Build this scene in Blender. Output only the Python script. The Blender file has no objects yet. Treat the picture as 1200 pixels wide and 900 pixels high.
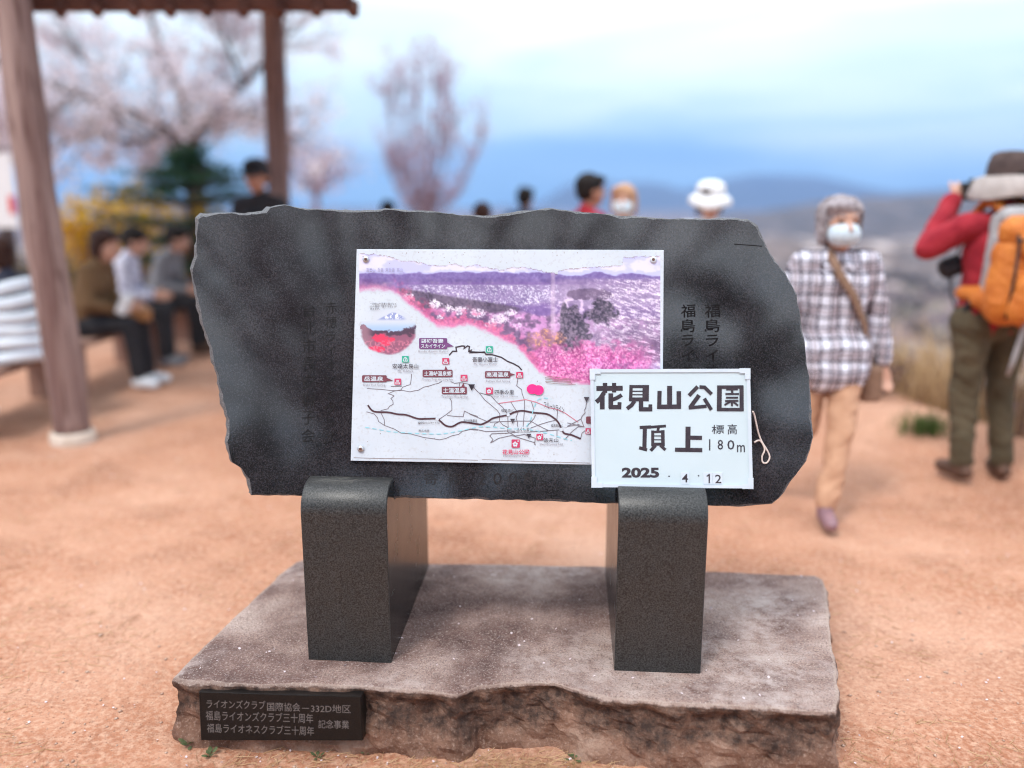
import bpy, bmesh, math, random
import numpy as np
from mathutils import Vector, Matrix, noise as mnoise
random.seed(7); RNG = np.random.default_rng(11)
R = math.radians
sc = bpy.context.scene
col = sc.collection

# ------------------------------------------------------------------ camera
PITCH = R(12.13); CAMH = 1.45; FPX = 1000.0
cam_d = bpy.data.cameras.new('camera'); cam = bpy.data.objects.new('camera', cam_d); col.objects.link(cam)
cam.location = (0, 0, CAMH); cam.rotation_euler = (R(90) - PITCH, 0, 0)
cam_d.sensor_width = 36; cam_d.lens = 30.0; cam_d.clip_start = .05; cam_d.clip_end = 30000
cam_d.dof.use_dof = True; cam_d.dof.focus_distance = 2.4; cam_d.dof.aperture_fstop = .64
sc.camera = cam

# ------------------------------------------------------------------ light
SUN_EL, SUN_AZ = R(58), R(215)          # azimuth clockwise from +Y: behind the camera, to its left
w = bpy.data.worlds.new('World'); sc.world = w; w.use_nodes = True
nt = w.node_tree; nt.nodes.clear()
def N(t, kind, **kw):
    n = t.nodes.new(kind)
    for k, v in kw.items(): setattr(n, k, v)
    return n
out = N(nt, 'ShaderNodeOutputWorld'); bg = N(nt, 'ShaderNodeBackground'); bg.inputs['Strength'].default_value = .1
sky = N(nt, 'ShaderNodeTexSky', sky_type='NISHITA'); sky.sun_disc = False
sky.sun_elevation = SUN_EL; sky.sun_rotation = SUN_AZ
tc = N(nt, 'ShaderNodeTexCoord'); sep = N(nt, 'ShaderNodeSeparateXYZ')
nt.links.new(tc.outputs['Generated'], sep.inputs[0])
# cloud deck: bluish and dimmer at the horizon, whiter and brighter overhead, soft streaks everywhere
ramp = N(nt, 'ShaderNodeValToRGB'); e = ramp.color_ramp.elements
e[0].position = 0; e[0].color = (2.3, 4.4, 6.5, 1); e[1].position = 1; e[1].color = (15.0, 16.0, 17.0, 1)
for p, c in ((.03, (2.9, 5.0, 6.7, 1)), (.065, (5.0, 6.8, 7.5, 1)), (.115, (7.0, 8.3, 8.8, 1)), (.19, (8.2, 9.1, 9.4, 1)), (.45, (10.2, 11.2, 12.0, 1))):
    k = e.new(p); k.color = c
mp = N(nt, 'ShaderNodeMapping'); mp.inputs['Scale'].default_value = (1.3, 1.3, 5.5)
nt.links.new(tc.outputs['Generated'], mp.inputs[0])
nz = N(nt, 'ShaderNodeTexNoise'); nz.inputs['Scale'].default_value = 1.6; nz.inputs['Detail'].default_value = 5; nz.inputs['Roughness'].default_value = .5
nt.links.new(mp.outputs[0], nz.inputs['Vector'])
ad = N(nt, 'ShaderNodeMath', operation='MULTIPLY_ADD'); ad.inputs[1].default_value = .34; ad.inputs[2].default_value = -.17
nt.links.new(nz.outputs[0], ad.inputs[0])
a2 = N(nt, 'ShaderNodeMath', operation='ADD'); nt.links.new(sep.outputs[2], a2.inputs[0]); nt.links.new(ad.outputs[0], a2.inputs[1])
nt.links.new(a2.outputs[0], ramp.inputs[0])
mx = N(nt, 'ShaderNodeMix', data_type='RGBA'); mx.inputs[0].default_value = .9
nt.links.new(sky.outputs[0], mx.inputs[6]); nt.links.new(ramp.outputs[0], mx.inputs[7])
n2 = N(nt, 'ShaderNodeTexNoise'); n2.inputs['Scale'].default_value = 2.6; n2.inputs['Detail'].default_value = 7; n2.inputs['Roughness'].default_value = .55; n2.inputs['Distortion'].default_value = .6
m2 = N(nt, 'ShaderNodeMapping'); m2.inputs['Scale'].default_value = (1.2, 1.2, 6.5); m2.inputs['Location'].default_value = (3.1, 1.7, 0); nt.links.new(tc.outputs['Generated'], m2.inputs[0]); nt.links.new(m2.outputs[0], n2.inputs['Vector'])
cr = N(nt, 'ShaderNodeValToRGB'); cr.color_ramp.elements[0].position = .36; cr.color_ramp.elements[0].color = (.84, .90, .95, 1); cr.color_ramp.elements[1].position = .62; cr.color_ramp.elements[1].color = (1.12, 1.08, 1.04, 1); nt.links.new(n2.outputs[0], cr.inputs[0])
ml = N(nt, 'ShaderNodeMix', data_type='RGBA', blend_type='MULTIPLY'); ml.inputs[0].default_value = 1; nt.links.new(mx.outputs[2], ml.inputs[6]); nt.links.new(cr.outputs[0], ml.inputs[7])
nt.links.new(ml.outputs[2], bg.inputs[0]); nt.links.new(bg.outputs[0], out.inputs[0])
sd = bpy.data.lights.new('sun', 'SUN'); sd.energy = 1.5; sd.angle = R(12); sd.color = (1, .95, .88)
sun = bpy.data.objects.new('sun', sd); col.objects.link(sun)
sv = Vector((math.sin(SUN_AZ) * math.cos(SUN_EL), math.cos(SUN_AZ) * math.cos(SUN_EL), math.sin(SUN_EL)))
sun.rotation_euler = sv.to_track_quat('Z', 'Y').to_euler(); sun.location = (0, 0, 30)

sc.view_settings.view_transform = 'Standard'; sc.view_settings.look = 'None'
sc.view_settings.gamma = 1; sc.view_settings.use_curve_mapping = False
sc.view_settings.exposure = .70
sc.render.engine = 'CYCLES'
sc.cycles.use_denoising = True; sc.cycles.filter_width = 1.1; sc.cycles.volume_bounces = 0; sc.cycles.max_bounces = 6
sc.cycles.volume_step_rate = 4; sc.cycles.use_adaptive_sampling = True; sc.cycles.adaptive_threshold = .01

# ------------------------------------------------------------------ helpers
CP, SP = math.cos(PITCH), math.sin(PITCH)
def ray(u, v):
    a, b = (u - 600) / FPX, (450 - v) / FPX
    return Vector((a, CP + b * SP, -SP + b * CP))
def on_z(u, v, z): d = ray(u, v); t = (z - CAMH) / d.z; return Vector((0, 0, CAMH)) + d * t
def on_y(u, v, y): d = ray(u, v); t = y / d.y; return Vector((0, 0, CAMH)) + d * t

def tag(o, label=None, cat=None, group=None, kind=None):
    if label: o['label'] = label
    if cat: o['category'] = cat
    if group: o['group'] = group
    if kind: o['kind'] = kind
    return o
def empty(name, loc=(0, 0, 0), rz=0, label=None, cat=None, group=None):
    o = bpy.data.objects.new(name, None); col.objects.link(o); o.empty_display_size = .1
    o.location = loc; o.rotation_euler = (0, 0, rz); return tag(o, label, cat, group)
def link(name, me, mat=None, parent=None, smooth=False):
    o = bpy.data.objects.new(name, me); col.objects.link(o)
    if mat is not None and not me.materials: me.materials.append(mat)
    if smooth: me.polygons.foreach_set('use_smooth', [True] * len(me.polygons))
    if parent: o.parent = parent
    return o
def dup(o, parent=None):
    c = o.copy(); col.objects.link(c); c.parent = parent
    for ch in o.children: dup(ch, c)
    return c
class MB:
    """collects shapes; build() links them as one mesh object"""
    def __init__(s): s.v = []; s.f = []
    def add(s, V, F):
        n = len(s.v); s.v += [tuple(p) for p in V]; s.f += [tuple(i + n for i in q) for q in F]; return s
    def box(s, c, h, M=None, bev=0):
        x, y, z = h
        if bev:
            b = min(bev, min(h) * .45); V = []; bm = bmesh.new()
            r = bmesh.ops.create_cube(bm, size=2); bmesh.ops.scale(bm, vec=h, verts=bm.verts)
            bmesh.ops.bevel(bm, geom=bm.edges[:], offset=b, segments=2, affect='EDGES', profile=.6)
            bm.verts.index_update()
            V = [v.co.copy() for v in bm.verts]; F = [[v.index for v in f.verts] for f in bm.faces]; bm.free()
        else:
            V = [Vector((a, b_, c_)) for c_ in (-z, z) for b_ in (-y, y) for a in (-x, x)]
            F = [(0, 2, 3, 1), (4, 5, 7, 6), (0, 1, 5, 4), (2, 6, 7, 3), (0, 4, 6, 2), (1, 3, 7, 5)]
        M = M or Matrix.Identity(3); c = Vector(c)
        return s.add([c + M @ p for p in V], F)
    def tube(s, pts, rad, n=8, caps=True):
        pts = [Vector(p) for p in pts]
        if not hasattr(rad, '__len__'): rad = [rad] * len(pts)
        V = []; F = []; up = None
        for i, p in enumerate(pts):
            d = (pts[min(i + 1, len(pts) - 1)] - pts[max(i - 1, 0)])
            d = d.normalized() if d.length > 1e-9 else Vector((0, 0, 1))
            if up is None: up = d.orthogonal().normalized()
            up = (up - d * up.dot(d)); up = up.normalized() if up.length > 1e-6 else d.orthogonal().normalized()
            q = d.cross(up)
            for k in range(n):
                a = 2 * math.pi * k / n; V.append(p + (up * math.cos(a) + q * math.sin(a)) * rad[i])
        for i in range(len(pts) - 1):
            for k in range(n):
                F.append((i * n + k, i * n + (k + 1) % n, (i + 1) * n + (k + 1) % n, (i + 1) * n + k))
        if caps: F.append(tuple(range(n))[::-1]); F.append(tuple((len(pts) - 1) * n + k for k in range(n)))
        return s.add(V, F)
    def lathe(s, prof, c=(0, 0, 0), n=24, M=None, sx=1, sy=1, close=True):
        M = M or Matrix.Identity(3); c = Vector(c); V = []; F = []
        for r, z in prof:
            for k in range(n):
                a = 2 * math.pi * k / n; V.append(c + M @ Vector((r * math.cos(a) * sx, r * math.sin(a) * sy, z)))
        for i in range(len(prof) - 1):
            for k in range(n): F.append((i * n + k, i * n + (k + 1) % n, (i + 1) * n + (k + 1) % n, (i + 1) * n + k))
        if close: F.append(tuple(range(n))[::-1]); F.append(tuple((len(prof) - 1) * n + k for k in range(n)))
        return s.add(V, F)
    def cap(s, p0, p1, r0, r1=None, n=12, sc=(1, 1, 1), M=None):
        """tapered capsule (closed)"""
        r1 = r0 if r1 is None else r1; p0, p1 = Vector(p0), Vector(p1); d = p1 - p0
        L = d.length; d = d.normalized() if L > 1e-6 else Vector((0, 0, 1))
        a = d.orthogonal().normalized(); b = d.cross(a); V = []; F = []; rings = []
        for i in range(1, 5): t = -math.pi / 2 + i * math.pi / 8; rings.append((p0 + d * (r0 * math.sin(t)), r0 * math.cos(t)))
        for i in range(0, 4): t = i * math.pi / 8; rings.append((p1 + d * (r1 * math.sin(t)), r1 * math.cos(t)))
        V.append(p0 - d * r0)
        for c, r in rings:
            for k in range(n): t = 2 * math.pi * k / n; V.append(c + (a * math.cos(t) + b * math.sin(t)) * r)
        V.append(p1 + d * r1); m = len(rings)
        for k in range(n): F.append((0, 1 + (k + 1) % n, 1 + k))
        for i in range(m - 1):
            for k in range(n): F.append((1 + i * n + k, 1 + i * n + (k + 1) % n, 1 + (i + 1) * n + (k + 1) % n, 1 + (i + 1) * n + k))
        for k in range(n): F.append((1 + m * n, 1 + (m - 1) * n + k, 1 + (m - 1) * n + (k + 1) % n))
        return s.add(V, F)
    def ell(s, c, r, M=None, n=20, m=12):
        M = M or Matrix.Identity(3); c = Vector(c); V = [c + M @ Vector((0, 0, -r[2]))]; F = []
        for i in range(1, m):
            t = -math.pi / 2 + i * math.pi / m
            for k in range(n):
                a = 2 * math.pi * k / n
                V.append(c + M @ Vector((r[0] * math.cos(t) * math.cos(a), r[1] * math.cos(t) * math.sin(a), r[2] * math.sin(t))))
        V.append(c + M @ Vector((0, 0, r[2]))); T = len(V) - 1
        for k in range(n): F.append((0, 1 + (k + 1) % n, 1 + k)); F.append((T, 1 + (m - 2) * n + k, 1 + (m - 2) * n + (k + 1) % n))
        for i in range(m - 2):
            for k in range(n): F.append((1 + i * n + k, 1 + i * n + (k + 1) % n, 1 + (i + 1) * n + (k + 1) % n, 1 + (i + 1) * n + k))
        return s.add(V, F)
    def mesh(s, name):
        me = bpy.data.meshes.new(name); me.from_pydata(s.v, [], s.f); me.update(); return me
    def build(s, name, mat, parent=None, smooth=False): return link(name, s.mesh(name), mat, parent, smooth)
    def skin(s, name, mat, parent=None, voxel=.01, it=4, fold=0, fs=9, seed=0, cut=None):
        """fuse everything collected into one continuous surface"""
        me = s.mesh(name); o = bpy.data.objects.new(name, me); col.objects.link(o)
        m = o.modifiers.new('r', 'REMESH'); m.mode = 'VOXEL'; m.voxel_size = voxel
        if it: k = o.modifiers.new('s', 'SMOOTH'); k.iterations = it; k.factor = .5
        dg = bpy.context.evaluated_depsgraph_get(); dg.update()
        m2 = bpy.data.meshes.new_from_object(o.evaluated_get(dg)); m2.name = name
        bpy.data.objects.remove(o); bpy.data.meshes.remove(me)
        if fold:
            n = len(m2.vertices); co = np.empty(n * 3, 'f'); no = np.empty(n * 3, 'f')
            m2.vertices.foreach_get('co', co); m2.vertices.foreach_get('normal', no)
            co = co.reshape(-1, 3); no = no.reshape(-1, 3)
            dsp = np.array([mnoise.noise(Vector((c[0] * fs, c[1] * fs, c[2] * fs * .75 + seed))) * .65
                            + (1 - 2 * abs(mnoise.noise(Vector((c[0] * fs * .8 + 9, c[1] * fs * .8, c[2] * fs * 1.6 + c[0] * fs + seed))))) * .35 for c in co.tolist()])
            co += no * (dsp * fold)[:, None]; m2.vertices.foreach_set('co', co.ravel()); m2.update()
        return link(name, m2, mat, parent, True)

def np_mesh(name, V, F, mat, parent=None, smooth=False):
    """V (n,3), F (m,k) numpy arrays -> mesh object"""
    me = bpy.data.meshes.new(name); k = F.shape[1]
    me.vertices.add(len(V)); me.vertices.foreach_set('co', np.asarray(V, 'f').ravel())
    me.loops.add(F.size); me.loops.foreach_set('vertex_index', np.asarray(F, 'i').ravel())
    me.polygons.add(len(F)); me.polygons.foreach_set('loop_start', np.arange(0, F.size, k, dtype='i'))
    me.polygons.foreach_set('loop_total', np.full(len(F), k, 'i'))
    me.update(calc_edges=True); me.validate()
    return link(name, me, mat, parent, smooth)
def flakes(name, P, size, mat, parent=None, flat=0.0, aspect=1.0, cols=None):
    """little two-sided leaf quads at points P with random orientation (flat=1: lying)"""
    n = len(P); P = np.asarray(P); size = np.broadcast_to(size, (n,))
    a = RNG.normal(size=(n, 3)); a[:, 2] *= (1 - flat); a /= np.linalg.norm(a, axis=1)[:, None]
    b = RNG.normal(size=(n, 3)); b[:, 2] *= (1 - flat); b -= a * (a * b).sum(1)[:, None]; b /= np.linalg.norm(b, axis=1)[:, None]
    a = a * (size * .5)[:, None]; b = b * (size * .5 * aspect)[:, None]
    V = np.empty((n, 4, 3)); V[:, 0] = P - a; V[:, 1] = P - b * .9 + a * .1; V[:, 2] = P + a; V[:, 3] = P + b * .9 + a * .1
    return np_mesh(name, V.reshape(-1, 3), np.arange(4 * n).reshape(-1, 4), mat, parent)

# ------------------------------------------------------------------ materials
def lin(r, g, b):
    f = lambda c: (c / 255 / 12.92) if c / 255 < .04045 else ((c / 255 + .055) / 1.055) ** 2.4
    return (f(r), f(g), f(b))
def mat(name, c1, c2=None, scale=6, rough=.8, bump=0, bscale=None, spec=.4, detail=6, metal=0, c3=None, s3=30, coat=0, sss=0, trans=0, lo=.35, hi=.65):
    m = bpy.data.materials.new(name); m.use_nodes = True; t = m.node_tree
    b = t.nodes['Principled BSDF']; b.inputs['Roughness'].default_value = rough
    b.inputs['Specular IOR Level'].default_value = spec; b.inputs['Metallic'].default_value = metal
    if coat: b.inputs['Coat Weight'].default_value = coat; b.inputs['Coat Roughness'].default_value = .15
    tcn = N(t, 'ShaderNodeTexCoord')
    b.inputs['Base Color'].default_value = (*c1, 1)
    if c2:
        n = N(t, 'ShaderNodeTexNoise'); n.inputs['Scale'].default_value = scale; n.inputs['Detail'].default_value = detail
        t.links.new(tcn.outputs['Object'], n.inputs['Vector'])
        r = N(t, 'ShaderNodeValToRGB'); r.color_ramp.elements[0].position = lo; r.color_ramp.elements[1].position = hi
        r.color_ramp.elements[0].color = (*c1, 1); r.color_ramp.elements[1].color = (*c2, 1)
        t.links.new(n.outputs[0], r.inputs[0]); last = r.outputs[0]
        if c3:
            n3 = N(t, 'ShaderNodeTexNoise'); n3.inputs['Scale'].default_value = s3; n3.inputs['Detail'].default_value = 3
            t.links.new(tcn.outputs['Object'], n3.inputs['Vector'])
            r3 = N(t, 'ShaderNodeValToRGB'); r3.color_ramp.elements[0].position = .55; r3.color_ramp.elements[1].position = .68
            t.links.new(n3.outputs[0], r3.inputs[0])
            q = N(t, 'ShaderNodeMix', data_type='RGBA'); t.links.new(r3.outputs[0], q.inputs[0]); t.links.new(last, q.inputs[6])
            q.inputs[7].default_value = (*c3, 1); last = q.outputs[2]
        t.links.new(last, b.inputs['Base Color'])
    if bump:
        n2 = N(t, 'ShaderNodeTexNoise'); n2.inputs['Scale'].default_value = bscale or scale * 4; n2.inputs['Detail'].default_value = 5
        t.links.new(tcn.outputs['Object'], n2.inputs['Vector'])
        bp = N(t, 'ShaderNodeBump'); bp.inputs['Strength'].default_value = bump; bp.inputs['Distance'].default_value = .02
        t.links.new(n2.outputs[0], bp.inputs['Height']); t.links.new(bp.outputs[0], b.inputs['Normal'])
    return m
def leaf_mat(name, c1, c2, scale=.8, trans=.35):
    """thin leaf or petal: diffuse + translucent, tint varying from clump to clump and flake to flake"""
    m = bpy.data.materials.new(name); m.use_nodes = True; t = m.node_tree; t.nodes.clear()
    o = N(t, 'ShaderNodeOutputMaterial'); d = N(t, 'ShaderNodeBsdfDiffuse'); tr = N(t, 'ShaderNodeBsdfTranslucent'); mxs = N(t, 'ShaderNodeMixShader')
    g = N(t, 'ShaderNodeTexCoord'); n = N(t, 'ShaderNodeTexNoise'); n.inputs['Scale'].default_value = scale; n.inputs['Detail'].default_value = 8; n.inputs['Roughness'].default_value = .75
    r = N(t, 'ShaderNodeValToRGB'); r.color_ramp.elements[0].position = .36; r.color_ramp.elements[1].position = .64
    r.color_ramp.elements[0].color = (*c1, 1); r.color_ramp.elements[1].color = (*c2, 1)
    t.links.new(g.outputs['Object'], n.inputs['Vector']); t.links.new(n.outputs[0], r.inputs[0])
    t.links.new(r.outputs[0], d.inputs[0]); t.links.new(r.outputs[0], tr.inputs[0]); mxs.inputs[0].default_value = trans
    t.links.new(d.outputs[0], mxs.inputs[1]); t.links.new(tr.outputs[0], mxs.inputs[2]); t.links.new(mxs.outputs[0], o.inputs[0])
    return m
# ------------------------------------------------------------------ terrain
_perm = RNG.random((256, 256))
def vnoise(x, y):
    xi, yi = np.floor(x).astype(int), np.floor(y).astype(int); fx, fy = x - xi, y - yi
    fx = fx * fx * (3 - 2 * fx); fy = fy * fy * (3 - 2 * fy)
    g = lambda a, b: _perm[a % 256, b % 256]
    return (g(xi, yi) * (1 - fx) + g(xi + 1, yi) * fx) * (1 - fy) + (g(xi, yi + 1) * (1 - fx) + g(xi + 1, yi + 1) * fx) * fy
def fbm(x, y, o=5, gain=.5):
    s = 0; a = 1; n = 0
    for i in range(o): s = s + a * vnoise(x + 17.3 * i, y - 9.1 * i); n += a; a *= gain; x = x * 2.03; y = y * 2.03
    return s / n
EDGE = [(60, -70), (9, -8), (4.2, 1.8), (3.25, 4.1), (2.95, 4.9), (2.75, 5.6), (2.5, 7), (2.0, 10), (-1, 13.5), (-9, 17), (-22, 14), (-50, -10), (-60, -70)]
def edge_d(x, y):
    d = np.full(x.shape, 1e9); ins = np.zeros(x.shape, bool); n = len(EDGE)
    for i in range(n):
        (ax, ay), (bx, by) = EDGE[i], EDGE[(i + 1) % n]; ex, ey = bx - ax, by - ay
        t = np.clip(((x - ax) * ex + (y - ay) * ey) / (ex * ex + ey * ey), 0, 1)
        d = np.minimum(d, np.hypot(x - ax - t * ex, y - ay - t * ey))
        c = ((ay > y) != (by > y)) & (x < (bx - ax) * (y - ay) / ((by - ay) if by != ay else 1e-9) + ax); ins ^= c
    return np.where(ins, -d, d)
def height(x, y):
    x = np.asarray(x, float); y = np.asarray(y, float); d = edge_d(x, y)
    near = (fbm(x * 1.7 + 5, y * 1.7, 4) - .5) * .035 + (fbm(x * 11, y * 11, 3) - .5) * .016
    near = np.where((np.abs(x) < 1.6) & (y > 1) & (y < 3.4), near * .35 - .012 * np.exp(-((x / 1.1) ** 4 + ((y - 2.3) / .8) ** 4)), near)
    rim = .10 * np.exp(-((d + .05) / .35) ** 2) * (.4 + 1.2 * fbm(x * 2 + 40, y * 2, 3))
    o = np.maximum(d, 0); drop = -62 * (1 - np.exp(-o * .42 / 62)) * (o / (o + .5))
    far = (fbm(x * .012, y * .012, 5) - .45) * np.clip((o - 30) / 300, 0, 1) * 34
    return near * np.clip(1 - o / 50, 0, 1) + rim + drop + far
n = 230; s_ = np.linspace(-1, 1, 2 * n + 1); gx = .857 * np.sinh(9.75 * s_)
X, Y = np.meshgrid(gx, gx + 2.6); Z = height(X, Y); K = 2 * n + 1
idx = np.arange(K * K).reshape(K, K); F = np.stack([idx[:-1, :-1], idx[:-1, 1:], idx[1:, 1:], idx[1:, :-1]], -1).reshape(-1, 4)
m = bpy.data.materials.new('trodden_earth'); m.use_nodes = True; t = m.node_tree; b = t.nodes['Principled BSDF']
b.inputs['Roughness'].default_value = .95; b.inputs['Specular IOR Level'].default_value = .15
ge = N(t, 'ShaderNodeNewGeometry'); P_ = ge.outputs['Position']
def noise_n(t, sc_, det=5, rough=.55, vec=None):
    q = N(t, 'ShaderNodeTexNoise'); q.inputs['Scale'].default_value = sc_; q.inputs['Detail'].default_value = det; q.inputs['Roughness'].default_value = rough
    if vec is not None: t.links.new(vec, q.inputs['Vector'])
    return q.outputs[0]
def ramp_n(t, src, stops):
    r = N(t, 'ShaderNodeValToRGB'); e = r.color_ramp.elements
    e[0].position, e[0].color = stops[0][0], (*stops[0][1], 1); e[1].position, e[1].color = stops[-1][0], (*stops[-1][1], 1)
    for p, c in stops[1:-1]: e.new(p).color = (*c, 1)
    t.links.new(src, r.inputs[0]); return r.outputs[0]
def mix_n(t, fac, a, b_, mode='MIX'):
    q = N(t, 'ShaderNodeMix', data_type='RGBA', blend_type=mode)
    for v, i in ((fac, 0), (a, 6), (b_, 7)):
        if isinstance(v, (int, float)): q.inputs[i].default_value = v
        elif isinstance(v, tuple): q.inputs[i].default_value = (*v, 1)
        else: t.links.new(v, q.inputs[i])
    return q.outputs[2]
g1, g0 = (1, 1, 1), (0, 0, 0)
base = ramp_n(t, noise_n(t, .9, 6, .6, P_), [(.3, (.29, .112, .062)), (.5, (.41, .185, .110)), (.7, (.54, .290, .195))])
base = mix_n(t, ramp_n(t, noise_n(t, .42, 7, .62, P_), [(.50, g0), (.64, (.7,) * 3)]), base, (.57, .355, .265))
base = mix_n(t, ramp_n(t, noise_n(t, 1.9, 6, .65, P_), [(.52, g0), (.68, (.6,) * 3)]), base, (.21, .080, .045))
base = mix_n(t, ramp_n(t, noise_n(t, 55, 4, .7, P_), [(.42, g0), (.75, g1)]), base, (.60, .37, .26))
base = mix_n(t, ramp_n(t, noise_n(t, 130, 3, .6, P_), [(.60, g0), (.72, g1)]), base, (.20, .10, .065))
# beyond the rim: scrub, orchards and fields down in the valley
sx = N(t, 'ShaderNodeSeparateXYZ'); t.links.new(P_, sx.inputs[0])
mr = N(t, 'ShaderNodeMapRange'); mr.inputs[1].default_value = -.25; mr.inputs[2].default_value = -1.5; t.links.new(sx.outputs[2], mr.inputs[0])
val = ramp_n(t, noise_n(t, .022, 7, .6, P_), [(.36, (.055, .045, .045)), (.46, (.13, .085, .085)), (.54, (.20, .14, .12)), (.60, (.12, .11, .06)), (.68, (.42, .34, .30))])
val = mix_n(t, ramp_n(t, noise_n(t, .07, 4, .6, P_), [(.58, g0), (.66, g1)]), val, (.52, .40, .42))
nearv = ramp_n(t, noise_n(t, .8, 6, .6, P_), [(.35, (.20, .12, .07)), (.65, (.50, .36, .20))])
mr2 = N(t, 'ShaderNodeMapRange'); mr2.inputs[1].default_value = -6; mr2.inputs[2].default_value = -25; t.links.new(sx.outputs[2], mr2.inputs[0])
base = mix_n(t, mr.outputs[0], base, mix_n(t, mr2.outputs[0], nearv, val))
t.links.new(base, b.inputs['Base Color'])
hN = N(t, 'ShaderNodeMath', operation='MULTIPLY_ADD'); hN.inputs[1].default_value = .5
t.links.new(noise_n(t, 160, 4, .7, P_), hN.inputs[0]); t.links.new(noise_n(t, 38, 5, .7, P_), hN.inputs[2])
bp = N(t, 'ShaderNodeBump'); bp.inputs['Strength'].default_value = .55; bp.inputs['Distance'].default_value = .008
bq = N(t, 'ShaderNodeBump'); bq.inputs['Strength'].default_value = .7; bq.inputs['Distance'].default_value = .05; t.links.new(noise_n(t, 7, 5, .6, P_), bq.inputs['Height']); t.links.new(bq.outputs[0], bp.inputs['Normal'])
t.links.new(hN.outputs[0], bp.inputs['Height']); t.links.new(bp.outputs[0], b.inputs['Normal'])
ground = np_mesh('ground', np.stack([X, Y, Z], -1).reshape(-1, 3), F, m, None, True); ground['kind'] = 'structure'
def gz(x, y): return float(height(np.array([x]), np.array([y]))[0])

def ridge(name, dist, px, depth, m, base=-75, rough=.06, fs=1, jag=7):
    """a range of hills whose skyline passes through the given photo points at a distance of dist metres"""
    us = np.array([p[0] for p in px], float); vs = np.array([p[1] for p in px], float)
    u = np.linspace(us[0], us[-1], 220); v = np.interp(u, us, vs) + (fbm(u * .05 + dist, u * 0 + 1.5, 4) - .5) * jag
    bb = (450 - v) / FPX; sl = (-SP + CP * bb) / (CP + SP * bb); xs = (u - 600) / FPX / (CP + SP * bb) * dist
    top = CAMH + sl * dist; q = np.linspace(-1, 1, 41)
    XX = np.repeat(xs[None], 41, 0); YY = dist + q[:, None] * depth + XX * 0
    prof = np.cos(q * math.pi / 2) ** 1.2
    nn = fbm(XX / depth * 2.2 * fs + 3, YY / depth * 2.2 * fs, 5) - .5
    ZZ = base + (top[None] - base) * prof[:, None] * (1 + rough * 2 * nn * (1 - prof[:, None])) + nn * (top[None] - base) * rough
    ii = np.arange(ZZ.size).reshape(ZZ.shape); FF = np.stack([ii[:-1, :-1], ii[:-1, 1:], ii[1:, 1:], ii[1:, :-1]], -1).reshape(-1, 4)
    o = np_mesh(name, np.stack([XX, YY, ZZ], -1).reshape(-1, 3), FF, m, None, True); o['kind'] = 'structure'; return o
hfx = lambda u: (fbm(u * .045 + 5, u * 0 + 1.5, 4) - .5)
m_mtn = mat('mountain_woods', (.030, .036, .050), (.055, .06, .075), .004, .95)
m_hill = mat('hill_scrub', (.050, .042, .042), (.11, .085, .08), .02, .95, c3=(.15, .12, .12), s3=.05)
m_hill2 = mat('hill_fields', (.075, .055, .05), (.17, .12, .10), .03, .95, c3=(.52, .43, .40), s3=.035, lo=.4, hi=.6)
ridge('mountain_range', 6600, [(-500, 236), (200, 240), (480, 243), (560, 244), (633, 238), (660, 221), (690, 205), (722, 217), (770, 213), (800, 222), (835, 215), (870, 206), (905, 205), (950, 207), (985, 216), (1040, 224), (1120, 221), (1250, 226), (1600, 230)], 1400, m_mtn)
ridge('hill', 1500, [(820, 262), (870, 250), (930, 243), (985, 234), (1040, 231), (1100, 229), (1150, 223), (1220, 222), (1320, 216), (1600, 214)], 480, m_hill, rough=.10)
ridge('hill', 820, [(600, 300), (700, 284), (860, 276), (950, 279), (1050, 283), (1150, 272), (1300, 262), (1600, 255)], 240, m_hill2, rough=.16, jag=9)
hz = MB(); hz.box((0, 0, 190), (8300, 8300, 285)); hm = bpy.data.materials.new('haze_air'); hm.use_nodes = True; t = hm.node_tree
t.nodes.remove(t.nodes['Principled BSDF']); vol = N(t, 'ShaderNodeVolumePrincipled'); vol.inputs['Density'].default_value = 1.45e-4
vol.inputs['Color'].default_value = (.34, .55, 1, 1); t.links.new(vol.outputs[0], t.nodes['Material Output'].inputs['Volume'])
haze = hz.build('haze', hm); haze['kind'] = 'stuff'; haze.display_type = 'WIRE'

# ------------------------------------------------------------------ the stone monument
PSI = R(3.9); XM = Vector((math.cos(PSI), -math.sin(PSI), 0)); BM_ = Vector((math.sin(PSI), math.cos(PSI), 0))
M0 = Vector((0, 2.158, 0)); TOPZ = .18
def mw(x, b, z): return M0 + XM * x + BM_ * b + Vector((0, 0, z))
TH = R(13); US = BM_ * math.sin(TH) + Vector((0, 0, math.cos(TH))); NS = -BM_ * math.cos(TH) + Vector((0, 0, math.sin(TH)))
SP0 = mw(0, .112, .69)
def P(u, v, off=0.0):
    """photo point -> point on the slanted slab face (off metres in front of it)"""
    d = ray(u, v); o = Vector((0, 0, CAMH)); q = SP0 + NS * off
    return o + d * ((q - o).dot(NS) / d.dot(NS))
mon = empty('stone_monument', (0, 2.45, 0), 0, 'dark grey inscribed stone slab on two polished granite blocks over a rough plinth', 'monument')
MI = Matrix.Translation((0, -2.45, 0))
class Loc(MB):                          # world coordinates -> coordinates under the monument
    def add(s, V, F): return super().add([Vector(p) - Vector((0, 2.45, 0)) for p in V], F)

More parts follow.
